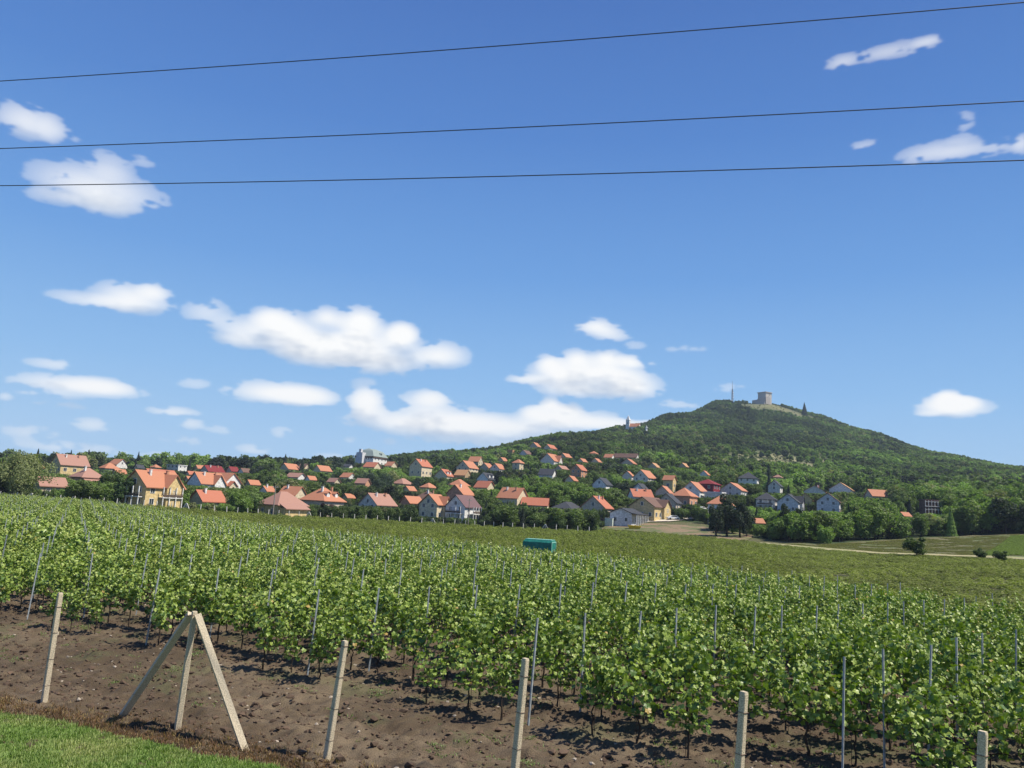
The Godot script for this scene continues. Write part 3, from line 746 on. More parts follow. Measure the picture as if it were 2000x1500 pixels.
func make_crown(kind: String, sd: int, count: int, s: float) -> ArrayMesh:
	# unit crown: base at y 0, top at y 1, about one wide
	var r := RandomNumberGenerator.new()
	r.seed = sd
	var b := MB.new()
	if kind == "conifer":
		for k in count:
			var t := pow(r.randf(), .8)
			var y := .06 + .94 * t
			var rad := (1.0 - t) * .5 * (.72 + .28 * absf(sin(y * 26 + sd))) + .015
			var a := r.randf() * TAU
			var q := rad * sqrt(r.randf_range(.35, 1.0))
			b.tint = Color.WHITE * r.randf_range(.65, 1.15)
			crown_quad(b, Vector3(cos(a) * q, y - q * .25, sin(a) * q), Vector3(cos(a) + r.randfn(0, .4), .7, sin(a) + r.randfn(0, .4)).normalized(), s * (1.15 - .6 * t), r)
		return b.mesh(M.crown)
	var blobs := []
	var nb := 20
	for i in nb:
		var p := Vector3(r.randfn(0, 1), r.randfn(0, 1), r.randfn(0, 1)).normalized() * pow(r.randf(), .45)
		var tall := 1.0
		if kind == "columnar": p *= Vector3(.22, .46, .22)
		elif kind == "willow": p *= Vector3(.34, .3, .34)
		elif kind == "pine": p = p * Vector3(.34, .2, .34) + Vector3(0, .14, 0)
		else: p *= Vector3(.36, .38, .36)
		if kind == "pine" and p.y < -.1: p *= Vector3(.8, 1, .8)
		blobs.append([p + Vector3(0, .53, 0), r.randf_range(.1, .2) * (.9 if kind == "columnar" else 1.0)])
	for k in count:
		var bl: Array = blobs[r.randi() % nb]
		var u := Vector3(r.randfn(0, 1), r.randfn(0, 1), r.randfn(0, 1)).normalized()
		var at: Vector3 = bl[0] + u * bl[1] * (.35 + .75 * sqrt(r.randf()))
		var nrm := (u * .8 + Vector3(r.randfn(0, .5), r.randfn(.3, .5), r.randfn(0, .5))).normalized()
		if kind == "willow":
			at.y -= pow(r.randf(), 2) * .3 * (1 - absf(u.y))
			nrm = (Vector3(u.x, .25, u.z) + Vector3(r.randfn(0, .3), r.randfn(0, .3), r.randfn(0, .3))).normalized()
		b.tint = Color.WHITE * r.randf_range(.68, 1.18)
		crown_quad(b, at, nrm, s * r.randf_range(.7, 1.3), r)
	return b.mesh(M.crown)

func make_tree_trunk(sd: int) -> ArrayMesh:  # unit height to the middle of the crown
	var r := RandomNumberGenerator.new()
	r.seed = sd
	var b := MB.new()
	b.tube([Vector3(0, -.08, 0), Vector3(.01, .25, 0), Vector3(-.01, .5, .01), Vector3(0, .72, 0)], [.042, .032, .022, .01], 7)
	for k in 4:
		var a := k * TAU / 4 + r.randf()
		b.tube([Vector3(0, .3 + k * .06, 0), Vector3(cos(a) * .14, .46 + k * .05, sin(a) * .14), Vector3(cos(a) * .26, .6 + k * .04, sin(a) * .26)], [.018, .012, .005], 5)
	return b.mesh(M.bark)

# ---------------------------------------------------------------- buildings
func gable_roof(b: MB, l: float, w: float, y0: float, hr: float, o := .45, oe := .4, t := .2) -> void:
	var sl := hr / (w * .5)
	var X := l * .5 + oe
	var Z := w * .5 + o
	var ye := y0 - o * sl
	var yr := y0 + hr
	for s in [-1, 1]:
		b.hexa([Vector3(-X, ye, s * Z), Vector3(X, ye, s * Z), Vector3(X, yr, 0), Vector3(-X, yr, 0), Vector3(-X, ye + t, s * Z), Vector3(X, ye + t, s * Z), Vector3(X, yr + t, 0), Vector3(-X, yr + t, 0)])

func gable_wall(b: MB, l: float, w: float, hw: float, hr: float, down := 2.0) -> void:
	b.box(Vector3(0, (hw - down) * .5, 0), Vector3(l, hw + down, w))
	for s in [-1, 1]:
		var x: float = s * (l * .5 - .001)
		var xi: float = s * (l * .5 - .25)
		b.out_tri(Vector3(x, hw, -w * .5), Vector3(x, hw, w * .5), Vector3(x, hw + hr, 0), Vector3(0, hw, 0))
		b.out_tri(Vector3(xi, hw, -w * .5), Vector3(xi, hw, w * .5), Vector3(xi, hw + hr, 0), Vector3(s * l, hw, 0))

func hip_roof(b: MB, l: float, w: float, y0: float, hr: float, o := .5) -> void:
	var X := l * .5 + o
	var Z := w * .5 + o
	var rx := maxf((l - w) * .5, l * .06)
	var ye := y0 - .15
	var mid := Vector3(0, y0, 0)
	var A := [Vector3(-X, ye + .2, -Z), Vector3(X, ye + .2, -Z), Vector3(X, ye + .2, Z), Vector3(-X, ye + .2, Z)]
	var R := [Vector3(-rx, y0 + hr, 0), Vector3(rx, y0 + hr, 0)]
	b.out_quad(A[0], A[1], R[1], R[0], mid); b.out_quad(A[2], A[3], R[0], R[1], mid)
	b.out_tri(A[1], A[2], R[1], mid); b.out_tri(A[3], A[0], R[0], mid)
	for i in 4:
		var j := (i + 1) % 4
		b.out_quad(A[i], A[j], A[j] - Vector3(0, .2, 0), A[i] - Vector3(0, .2, 0), mid)
	b.out_quad(A[0] - Vector3(0, .2, 0), A[1] - Vector3(0, .2, 0), A[2] - Vector3(0, .2, 0), A[3] - Vector3(0, .2, 0), mid + Vector3.UP * 9)

func window(house: Node, at: Vector3, turn: float, big := true) -> void:
	var o := part("window", M.win_big if big else M.win_small, house, at, turn)
	part("pane", M.pane_big if big else M.pane_small, o)

func build_house(h: Array) -> void:
	var l: float = h[3]
	var w: float = h[4]
	var hh: float = h[5]
	var hr: float = minf(hh * h[6], maxf(w * .5 * .92, .3))
	var hw: float = hh - hr
	var rt: String = h[8]
	var ex: String = h[12]
	var o := base("hut" if hh < 4.5 or l < 4 else "house", on(h[1], h[2]), deg_to_rad(h[7]))
	tag(o, h[0], "house", "houses of the hillside village")
	var wall := MB.new()
	var roof := MB.new()
	var wm: Material = M["wall_" + h[10]]
	var rm: Material = M["roof_" + h[9]]
	if rt == "hip":
		wall.box(Vector3(0, (hw - 2) * .5, 0), Vector3(l, hw + 2, w))
		hip_roof(roof, l, w, hw, hr)
	elif rt == "flat":
		wall.box(Vector3(0, (hw - 2) * .5, 0), Vector3(l, hw + 2, w))
		roof.box(Vector3(0, hw + hr * .5, 0), Vector3(l + .5, maxf(hr, .3), w + .5))
	elif rt == "tower":
		build_block(o, l, w, hw, hr)
		return
	else:
		gable_wall(wall, l, w, hw, hr)
		gable_roof(roof, l, w, hw, hr)
	part("wall", wall.mesh(wm), o)
	part("roof", roof.mesh(rm), o)
	if ex.contains("chim"):
		for k in (2 if l > 8 else 1):
			var b := MB.new()
			b.box(Vector3(0, .2, 0), Vector3(.5, 2.0, .5)); b.box(Vector3(0, 1.24, 0), Vector3(.64, .12, .64))
			part("chimney", b.mesh(M.wall_w if k == 0 else M.wall_k), o, Vector3(l * (-.22 + .45 * k), hw + hr * .75, w * .14))
	if ex.contains("cross"):
		var cw := l * .42
		var ch := hr * .8
		var b := MB.new()
		gable_wall(b, w * .5 + .9, cw, hw, ch, 2)
		var g := part("bay", b.mesh(wm), o, Vector3(l * .18, .003, (w * .5 + .9) * .5 + .003), PI / 2)
		b = MB.new()
		gable_roof(b, w * .5 + 1.1, cw, hw, ch, .35, .3, .18)
		part("roof", b.mesh(rm), g, Vector3(0, .03, 0))
		part("window", M.win_small, g, Vector3(-(w * .5 + .9) * .5 - .01, hw * .72, 0), -PI / 2)
	if ex.contains("skirt"):
		var b := MB.new()
		b.box(Vector3(0, .4, 0), Vector3(l * .75, 4.0 if hw > 3 else 2.6, 2.2))
		var g := part("annex", b.mesh(wm), o, Vector3(-l * .05, 0, w * .5 + 1.1))
		b = MB.new()
		var y := minf(hw * .85, 2.6)
		b.hexa([Vector3(-l * .42, y - .5, 1.7), Vector3(l * .42, y - .5, 1.7), Vector3(l * .42, y + .9, -1.3), Vector3(-l * .42, y + .9, -1.3), Vector3(-l * .42, y - .3, 1.7), Vector3(l * .42, y - .3, 1.7), Vector3(l * .42, y + 1.1, -1.3), Vector3(-l * .42, y + 1.1, -1.3)])
		part("roof", b.mesh(rm), g)
	if ex.contains("dorm"):
		for k in 2:
			var b := MB.new()
			b.box(Vector3(0, .1, 0), Vector3(1.3, 1.5, 1.6))
			var g := part("dormer", b.mesh(M.wall_w), o, Vector3(l * (-.2 + .4 * k), hw + hr * .35, w * .3))
			b = MB.new()
			gable_roof(b, 1.7, 1.4, .84, .5, .2, .2, .12)
			part("roof", b.mesh(rm), g, Vector3.ZERO, PI / 2)
	if ex.contains("balc"):
		for side in [[-1, Vector3(-l * .5 - .65, hw * .5, 0), PI / 2, w * .8], [1, Vector3(l * .12, hw * .5, w * .5 + .65), 0.0, l * .55]]:
			var b := MB.new()
			b.box(Vector3.ZERO, Vector3(side[3], .18, 1.3))
			var g := part("balcony", b.mesh(M.wall_w), o, side[1], side[2])
			for k in 4:
				var x: float = side[3] * (-.47 + .94 * k / 3.0)
				b = MB.new()
				b.box(Vector3(0, 0, 0), Vector3(.2, hw - .2, .2))
				part("column", b.mesh(M.wall_w), g, Vector3(x, .05, .5 if side[0] > 0 else -.5))
			b = MB.new()
			b.box(Vector3(0, .95, .58 if side[0] > 0 else -.58), Vector3(side[3], .1, .08))
			b.box(Vector3(0, .5, .58 if side[0] > 0 else -.58), Vector3(side[3], .5, .05))
			part("railing", b.mesh(M.band), g)
	if ex.contains("posts"):
		for k in 8:
			var b := MB.new()
			b.box(Vector3(0, 1.1, 0), Vector3(.28, 4.2, .28))
			part("post", b.mesh(M.wall_w), o, Vector3(l * (-.5 + k / 7.0), -.2, w * .5 + 1.6))
		var b := MB.new()
		b.hexa([Vector3(-l * .52, hw - .25, w * .5 + 1.9), Vector3(l * .52, hw - .25, w * .5 + 1.9), Vector3(l * .52, hw + .1, w * .5 - .1), Vector3(-l * .52, hw + .1, w * .5 - .1), Vector3(-l * .52, hw - .1, w * .5 + 1.9), Vector3(l * .52, hw - .1, w * .5 + 1.9), Vector3(l * .52, hw + .25, w * .5 - .1), Vector3(-l * .52, hw + .25, w * .5 - .1)])
		part("veranda_roof", b.mesh(rm), o)
	if ex.contains("arch"):
		for fl in 2:
			var y := hh * (.1 + .47 * fl)
			var b := MB.new()
			b.box(Vector3(0, 0, 0), Vector3(l + .3, .25, .35))
			part("parapet", b.mesh(M.wall_w), o, Vector3(0, y + .1, w * .5 + .2))
			for k in 6:
				b = MB.new()
				b.box(Vector3.ZERO, Vector3(.16, hh * .34, .16))
				part("column", b.mesh(M.wall_w), o, Vector3(l * (-.5 + k / 5.0), y + hh * .2, w * .5 + .25))
			for k in 5:
				b = MB.new()
				var r := l / 10.0
				for q in 6:
					var a0 := PI * q / 6.0
					var a1 := PI * (q + 1) / 6.0
					b.bar(Vector3(cos(a0) * r, sin(a0) * r * .8, 0), Vector3(cos(a1) * r, sin(a1) * r * .8, 0), .14, .14, Vector3.BACK)
				part("arch", b.mesh(M.wall_w), o, Vector3(l * (-.4 + k / 5.0), y + hh * .22, w * .5 + .26))
	if ex.contains("win"):
		var floors := 2 if hw > 4.2 else 1
		for fl in floors:
			var y := 1.5 + fl * 2.6
			if y > hw - .5: y = hw - .8
			var nz := maxi(1, int(l / 2.9))
			for k in nz:
				window(o, Vector3(l * (-.5 + (k + .5) / nz), y, w * .5 + .005), 0.0)
			var nx := maxi(1, int(w / 3.0))
			for s in [-1, 1]:
				for k in nx:
					window(o, Vector3(s * (l * .5 + .005), y, w * (-.5 + (k + .5) / nx)), s * PI / 2, false)
		if rt == "gable" and hr > 2.2:
			for s in [-1, 1]: window(o, Vector3(s * (l * .5 + .006), hw + hr * .28, 0), s * PI / 2, false)
	else:
		window(o, Vector3(l * .2, maxf(hw * .55, .9), w * .5 + .005), 0.0, false)
		window(o, Vector3(-l * .2, maxf(hw * .55, .9), w * .5 + .005), 0.0, false)
	if l > 6:
		var b := MB.new()
		b.box(Vector3(0, 1.05, 0), Vector3(1.0, 2.1, .12))
		part("door", b.mesh(M.band), o, Vector3(l * .42, 0, w * .5 + .03))

func build_block(o: Node3D, l: float, w: float, hw: float, hr: float) -> void:
	# the tall white block: mansard roof, dark eaves band, stair tower at its end
	var b := MB.new()
	b.box(Vector3(0, (hw - 3) * .5, 0), Vector3(l, hw + 3, w))
	part("wall", b.mesh(M.wall_w), o)
	b = MB.new()
	var X := l * .5 + .5
	var Z := w * .5 + .5
	var a := [Vector3(-X, hw, -Z), Vector3(X, hw, -Z), Vector3(X, hw, Z), Vector3(-X, hw, Z)]
	var c := []
	var e := []
	for p in a:
		c.append(Vector3(p.x * .68, hw + hr * .72, p.z * .62)); e.append(Vector3(p.x * .45, hw + hr, p.z * .05))
	b.hexa(a + c)
	for i in 4: b.out_quad(c[i], c[(i + 1) % 4], e[(i + 1) % 4], e[i], Vector3(0, hw, 0))
	part("roof", b.mesh(M.roof_g), o)
	b = MB.new()
	b.box(Vector3(0, hw - .5, 0), Vector3(l + .7, 1.3, w + .7))
	part("eaves_band", b.mesh(M.band), o)
	b = MB.new()
	b.box(Vector3(0, hw * .5, 0), Vector3(4.2, hw + 4.5, 5.0)); b.box(Vector3(-.6, hw + 3.4, 0), Vector3(1.8, 2.4, 1.8))
	part("stair_tower", b.mesh(M.wall_bl), o, Vector3(-l * .5 - 1.4, 0, -w * .12))
	b = MB.new()
	b.box(Vector3.ZERO, Vector3(2.6, 1.8, 2.0))
	var g := part("dormer", b.mesh(M.roof_g), o, Vector3(l * .08, hw + hr * .34, w * .4))
	part("pane", M.pane_big, g, Vector3(0, 0, 1.0))
	for fl in 3:
		for k in 4: window(o, Vector3(l * (-.36 + .24 * k), 2.0 + fl * 2.7, w * .5 + .005), 0.0)
		for k in 3: window(o, Vector3(-l * .5 - .005, 2.0 + fl * 2.7, w * (.12 + .13 * k)), -PI / 2, false)

func build_castle() -> void:
	var dir := Vector2(sin(.3222), cos(.3222))
	var P := dir * 1340.0
	var o := base("castle_keep", on(P.x, P.y, -1.0), deg_to_rad(-58))
	tag(o, "ruined square stone keep on the hilltop with lower walls", "castle")
	var b := MB.new()
	b.box(Vector3(0, 8, 0), Vector3(16.5, 22, 14.5))
	part("tower", b.mesh(M.stone), o)
	b = MB.new()
	b.box(Vector3(0, 19.6, 0), Vector3(18.4, 1.3, 16.4))
	part("parapet", b.mesh(M.stone_dark), o)
	b = MB.new()
	hip_roof(b, 17.4, 15.4, 20.3, 1.8, .1)
	part("roof", b.mesh(M.stone_dark), o)
	var walls := [[Vector3(-14, 3.2, 6), Vector3(13, 9, 2.4)], [Vector3(-20, 2.6, -1), Vector3(2.2, 8, 14)], [Vector3(2.5, 3.6, 11.5), Vector3(15, 9.5, 2.2)], [Vector3(10.8, 4.4, 6.0), Vector3(2.2, 11.5, 11)], [Vector3(-9, 2.2, 11.8), Vector3(12, 6, 2)]]
	for k in walls:
		b = MB.new()
		b.box(Vector3.ZERO, k[1])
		for q in 5: b.box(Vector3(k[1].x * (-.4 + .2 * q) if k[1].x > 4 else 0.0, k[1].y * .5 + .1 * (q % 3), 0.0 if k[1].x > 4 else k[1].z * (-.4 + .2 * q)), Vector3(1.6, .8 + .5 * (q % 2), 1.6))
		part("ruined_wall", b.mesh(M.stone_dark), o, k[0])
	for k in 3:
		b = MB.new()
		b.box(Vector3.ZERO, Vector3(.25, 2.4, 1.1))
		part("window", b.mesh(M.void), o, Vector3(8.2, 7 + k * 4.2, -1.5 + (k % 2) * 3.0))
	b = MB.new()
	b.box(Vector3.ZERO, Vector3(34, 2.6, 1.4))
	part("retaining_wall", b.mesh(M.stone), o, Vector3(-4, -1.2, 15.5))
	# transmitter mast
	dir = Vector2(sin(.2832), cos(.2832))
	P = dir * 1335.0
	var t := base("radio_mast", on(P.x, P.y, -1.0), .3)
	tag(t, "thin lattice radio mast standing on the hilltop beside the keep", "mast")
	b = MB.new()
	for q in [[-1, -1], [1, -1], [1, 1], [-1, 1]]:
		b.bar(Vector3(q[0] * 1.5, 0, q[1] * 1.5), Vector3(q[0] * .55, 26, q[1] * .55), .35, .35, Vector3.RIGHT)
	for k in 9:
		var y0 := k * 2.9
		var r0 := lerpf(1.5, .55, k / 9.0)
		var r1 := lerpf(1.5, .55, (k + 1) / 9.0)
		for s in [-1, 1]:
			b.bar(Vector3(-r0, y0, s * r0), Vector3(r1, y0 + 2.9, s * r1), .18, .18, Vector3.UP + Vector3.RIGHT)
			b.bar(Vector3(s * r0, y0, r0), Vector3(s * r1, y0 + 2.9, -r1), .18, .18, Vector3.UP + Vector3.BACK)
	part("lattice", b.mesh(M.steel), t)
	b = MB.new()
	b.tube([Vector3(0, 25, 0), Vector3(0, 40, 0)], [.35, .18], 8)
	part("antenna", b.mesh(M.steel), t)
	for k in 3:
		b = MB.new()
		b.tube([Vector3(.8, 12 + k * 4, .8), Vector3(1.3, 12 + k * 4, 1.3)], [.8, .9], 12)
		part("dish", b.mesh(M.wall_w), t)
	b = MB.new()
	b.box(Vector3(-5, 3, 0), Vector3(6, 7, 5)); 
	part("equipment_hut", b.mesh(M.wall_g), t)
	# chapel
	var ch := base("chapel", on(140, 905, 0), deg_to_rad(-30))
	ch.scale = Vector3.ONE * .85
	tag(ch, "white chapel with pointed steeple and orange roof on the ridge", "church")
	b = MB.new()
	b.box(Vector3(0, 7, 0), Vector3(5, 18, 5))
	part("steeple_wall", b.mesh(M.wall_w), ch)
	b = MB.new()
	for i in 4:
		var q := [Vector3(-2.8, 16, -2.8), Vector3(2.8, 16, -2.8), Vector3(2.8, 16, 2.8), Vector3(-2.8, 16, 2.8)]
		b.out_tri(q[i], q[(i + 1) % 4], Vector3(0, 23, 0), Vector3(0, 16, 0))
	b.box(Vector3(0, 15.9, 0), Vector3(5.7, .3, 5.7))
	part("spire", b.mesh(M.wall_w), ch)
	b = MB.new()
	gable_wall(b, 14, 7.5, 7, 4.5)
	part("nave_wall", b.mesh(M.wall_w), ch, Vector3(9.4, 0, -2))
	b = MB.new()
	gable_roof(b, 14, 7.5, 7, 4.5)
	part("roof", b.mesh(M.roof_o), ch, Vector3(9.4, 0, -2))
	b = MB.new()
	b.box(Vector3.ZERO, Vector3(.9, 2.2, .2))
	part("window", b.mesh(M.void), ch, Vector3(0, 11.5, 2.51))
	part("window", b.mesh(M.void), ch, Vector3(2.51, 11.5, 0), PI / 2)
	var s := base("roadside_shrine", on(147.3, 824, 2.0), 0.4)
	tag(s, "tiny white pillar shrine among the trees below the chapel", "shrine")
	b = MB.new()
	b.box(Vector3(0, 2, 0), Vector3(1.6, 8, 1.6)); b.box(Vector3(0, 6.3, 0), Vector3(2.4, .6, 2.4))
	part("pillar", b.mesh(M.wall_w), s)
	b = MB.new()
	b.tube([Vector3(0, 6.6, 0), Vector3(0, 8.6, 0)], [1.0, .1], 8)
	part("cap", b.mesh(M.wall_w), s)

# ---------------------------------------------------------------- things in the fields
func post_mesh(h: float, w: float, m: Material = null) -> ArrayMesh:  # concrete post with chamfered edges, slightly tapered
	var b := MB.new()
	var rings := []
	for k in [[-.3, 1.0], [0.0, 1.0], [h - .03, .86], [h, .74]]:
		var ring := []
		var q: float = w * .5 * k[1]
		var c := q * .8
		for p in [[-c, -q], [c, -q], [q, -c], [q, c], [c, q], [-c, q], [-q, c], [-q, -c]]: ring.append(Vector3(p[0], k[0], p[1]))
		rings.append(ring)
	for i in 3:
		for k in 8: b.out_quad(rings[i][k], rings[i][(k + 1) % 8], rings[i + 1][(k + 1) % 8], rings[i + 1][k], Vector3(0, rings[i][0].y, 0))
	for k in 8: b.out_tri(rings[3][k], rings[3][(k + 1) % 8], Vector3(0, h, 0), Vector3.ZERO)
	return b.mesh(m if m else M.concrete)

func build_fence() -> void:
	# nearest fence: X, D, height, lean of the top along the fence
	var rows := [[-8.84, 15.94, 2.12, .02, "leftmost concrete fence post, ochre-stained, at the lawn edge"], [-2.71, 13.40, 1.93, .16, "concrete fence post just right of the braced one"], [.30, 11.75, 2.1, .11, "middle concrete fence post, its foot cut by the picture's bottom edge"], [3.04, 10.3, 2.1, .13, "short-looking concrete fence post before the vine rows, fifth from left"], [5.24, 8.95, 2.1, .16, "rightmost concrete fence post, only its top showing in the corner"]]
	var yaw := deg_to_rad(-29)
	var face := Vector3(.896, 0, .44)
	var wires := []
	for r in rows:
		var o := base("fence_post", Vector3(r[0], .0, -r[1]))
		o.basis = Basis(Vector3.BACK, -r[3] / 2.1) * Basis(Vector3.UP, deg_to_rad(-45 + rng.randfn(0, 4)))
		tag(o, r[4], "fence post", "concrete posts of the near fence")
		part("post", post_mesh(r[2], .102), o)
		for k in 4:
			var b := MB.new()
			b.box(Vector3.ZERO, Vector3(.108, .006, .108))
			part("tie_wire", b.mesh(M.rust), o, Vector3(0, .35 + k * .5, 0))
	var o := base("braced_fence_post", Vector3(-5.62, 0, -14.5), yaw)
	tag(o, "concrete corner post with two slanting braces like a tripod", "fence post", "concrete posts of the near fence")
	var p := part("post", post_mesh(2.12, .102), o)
	p.basis = Basis(Vector3.BACK, -.05) * Basis(Vector3.UP, deg_to_rad(-26))
	for q in [[-1, -1.68, "brace slanting down to the left"], [1, 1.84, "brace slanting down to the right"]]:
		var b := MB.new()
		b.bar(Vector3(q[1], -.15, .0), Vector3(.1 + q[0] * .09, 2.06, .0), .102, .112, face)
		tag(part("brace", b.mesh(M.concrete), o), q[2], "")
	var cap := MB.new()
	cap.tube([Vector3(-.06, 2.02, .075), Vector3(.2, 2.06, .075), Vector3(.26, 2.0, -.075), Vector3(-.05, 1.98, -.08), Vector3(-.06, 2.02, .075)], [.006, .006, .006, .006, .006], 5)
	part("tie_wire", cap.mesh(M.rust), o)
	# three strands
	for k in 3:
		var pts := []
		var rad := []
		for q in [[-12.2, 17.5], [-8.84, 15.94], [-5.62, 14.5], [-2.71, 13.40], [.30, 11.75], [3.04, 10.3], [5.24, 8.95], [8, 7.4]]:
			pts.append(Vector3(q[0] + .05, .5 + k * .55, -q[1])); rad.append(.002)
		var b := MB.new()
		b.tube(pts, rad, 4)
		tag(part("fence_wire", b.mesh(M.rust), self), ["lowest", "middle", "topmost"][k] + " thin rusty wire strung between the near concrete posts", "wire", "strands of the near fence")

func build_wires() -> void:
	var data := [[[-11.81, 13.1, 16.], [-.34, 13.08, 13.6], [8.51, 13.35, 12.], "topmost of the three dark power lines across the sky"], [[-11.56, 11.5, 16.], [-.25, 11.37, 13.6], [8.41, 11.5, 12.], "middle one of the three dark power lines across the sky"], [[-11.42, 10.64, 16.], [-.2, 10.4, 13.6], [8.35, 10.43, 12.], "lowest of the three dark power lines across the sky"]]
	for r in data:
		var pts := []
		var rad := []
		for i in 61:
			var x := -40.0 + i * 1.2
			var q := [0.0, 0.0]
			for e in 2:
				var s := 0.0
				for a in 3:
					var t := 1.0
					for b in 3:
						if a != b: t *= (x - r[b][0]) / (r[a][0] - r[b][0])
					s += r[a][1 + e] * t
				q[e] = s
			pts.append(Vector3(x, q[0], -q[1])); rad.append(.0105)
		var b := MB.new()
		b.tube(pts, rad, 6)
		tag(part("power_line", b.mesh(M.cable), self), r[3], "power line", "overhead power lines")

func stake_mesh() -> ArrayMesh:  # galvanised channel profile
	var b := MB.new()
	var prof := [Vector2(-.019, .014), Vector2(-.019, -.014), Vector2(.019, -.014), Vector2(.019, .014)]
	for i in 3:
		var a: Vector2 = prof[i]
		var c: Vector2 = prof[i + 1]
		var m := ((a + c) * .5).normalized() * .004
		b.hexa([Vector3(a.x, -.2, a.y), Vector3(c.x, -.2, c.y), Vector3(c.x - m.x, -.2, c.y - m.y), Vector3(a.x - m.x, -.2, a.y - m.y), Vector3(a.x, 2.12, a.y), Vector3(c.x, 2.12, c.y), Vector3(c.x - m.x, 2.12, c.y - m.y), Vector3(a.x - m.x, 2.12, a.y - m.y)])
	for k in 6:
		b.box(Vector3(.022, .5 + k * .28, .0), Vector3(.01, .022, .018))
	return b.mesh(M.zinc)

const ORD := ["first", "second", "third", "fourth", "fifth", "sixth", "seventh", "eighth", "ninth", "tenth", "eleventh", "twelfth", "thirteenth", "fourteenth", "fifteenth", "sixteenth", "seventeenth", "eighteenth", "nineteenth", "twentieth"]

func ordinal(k: int) -> String:
	return ORD[k] if k < 20 else "%dth" % (k + 1) if (k + 1) % 10 > 3 or (k + 1) % 10 == 0 else "%d%s" % [k + 1, ["st", "nd", "rd"][(k + 1) % 10 - 1]]

func build_vineyard() -> void:
	var fol := []
	var trunk := []
	var far := []
	for k in 8:
		fol.append(make_foliage(20 + k, 260, .052, .085))
		trunk.append(make_trunk(60 + k))
	for k in 4: far.append(make_foliage(80 + k, 150, .085, .13, true))
	var stake := stake_mesh()
	var S0 := Vector2(-4.4, 18.8)
	var step := Vector2(1.2, 1.0)
	var vines := []
	var stakes := []
	for row in 125:
		var o := S0 + step * row
		for m in range(-44, 30):
			var P := o + U * (m * 5.75)
			var a := atan2(P.x, P.y)
			var d := P.length()
			if absf(a) > .72 or P.y < 4 or d > table(FIELD_ONE, a) - 2.0: continue
			stakes.append([d, row, P + Vector2(rng.randfn(0, .05), rng.randfn(0, .05)), m])
		for m in range(-264, 180):
			var P := o + U * (m * .96 + .45 + rng.randfn(0, .08)) + N * rng.randfn(0, .04)
			var a := atan2(P.x, P.y)
			var d := P.length()
			var miss := rng.randf()
			if absf(a) > .72 or P.y < 4 or d > table(FIELD_ONE, a) - 1.5: continue
			if miss < (.36 if row == 0 else .16 if row == 1 else .1): continue
			vines.append([d, row, P, m])
	var by := func(p, q): return p[0] < q[0]
	vines.sort_custom(by)
	stakes.sort_custom(by)
	# individuals: those nearest within the picture
	var near := []
	var rest := []
	for e in vines:
		var a := atan2(e[2].x, e[2].y)
		if near.size() < 300 and absf(a) < .6: near.append(e)
		else: rest.append(e)
	var rowwise := func(p, q): return p[1] < q[1] or (p[1] == q[1] and p[3] < q[3])
	near.sort_custom(rowwise)
	var count := {}
	for e in near:
		var row: int = e[1]
		var k: int = count.get(row, 0)
		count[row] = k + 1
		var o := base("grapevine", on(e[2].x, e[2].y, .03), deg_to_rad(-29.1 + rng.randfn(0, 6)) + (PI if rng.randf() < .5 else 0.0))
		var sc := rng.randf_range(.78, 1.12) * (.86 if row == 0 else 1.0)
		sc *= lerpf(1.0, 1.06, smoothstep(-6, 6, e[2].x))
		o.scale = Vector3(sc * rng.randf_range(.9, 1.1), sc, sc * rng.randf_range(.9, 1.15))
		tag(o, "leafy grapevine, %s along the %s row from the bare soil, counted from left" % [ordinal(k), ordinal(row)], "grapevine", "grapevines of the near rows")
		part("trunk", trunk[rng.randi() % 8], o)
		part("foliage", fol[rng.randi() % 8], o)
	var v := Node3D.new()
	v.name = "vineyard_rows"
	add_child(v)
	tag(v, "far rows of leafy green grapevines filling the near field", "grapevines", "", "stuff")
	var sets := []
	for k in 12: sets.append([[], []])
	for e in rest:
		var q := rng.randi() % 8 if e[0] < 48 else 8 + rng.randi() % 4
		var sc := rng.randf_range(.85, 1.12) * lerpf(1.0, 1.06, smoothstep(-10, 10, e[2].x))
		sets[q][0].append(Transform3D(Basis(Vector3.UP, deg_to_rad(-29.1 + rng.randfn(0, 8)) + (PI if rng.randf() < .5 else 0.0)).scaled(Vector3(sc, sc, sc)), on(e[2].x, e[2].y, .02)))
		var k := rng.randf_range(.85, 1.15)
		sets[q][1].append(Color(k * rng.randf_range(.92, 1.08), k, k))
	for k in 12:
		if sets[k][0].size(): copies("foliage", fol[k] if k < 8 else far[k - 8], sets[k][0], sets[k][1], v)
	var tw := []
	for k in 8:
		if sets[k][0].size(): tw.append_array(sets[k][0])
	copies("trunks", trunk[0], tw, [], v)
	# stakes
	count = {}
	near = []
	rest = []
	for e in stakes:
		if near.size() < 290 and absf(atan2(e[2].x, e[2].y)) < .6: near.append(e)
		else: rest.append(e)
	near.sort_custom(rowwise)
	for e in near:
		var row: int = e[1]
		var k: int = count.get(row, 0)
		count[row] = k + 1
		var o := part("metal_stake", stake, self, on(e[2].x, e[2].y, 0.0), deg_to_rad(215 + rng.randfn(0, 12)))
		o.basis = Basis(Vector3.BACK, rng.randfn(-.045, .018)) * Basis(Vector3.RIGHT, rng.randfn(0, .02)) * o.basis
		tag(o, "grey galvanised stake, %s along the %s vine row, counted from left" % [ordinal(k), ordinal(row)], "stake", "metal stakes of the vine rows")
	var where := []
	for e in rest:
		where.append(Transform3D(Basis.from_euler(Vector3(rng.randfn(0, .02), deg_to_rad(215), rng.randfn(-.03, .02))), on(e[2].x, e[2].y)))
	tag(copies("far_vine_stakes", stake, where, [], self), "thin grey stakes bristling from the far vine rows", "stakes", "", "stuff")
	# the older, lower vineyard beyond
	var low := []
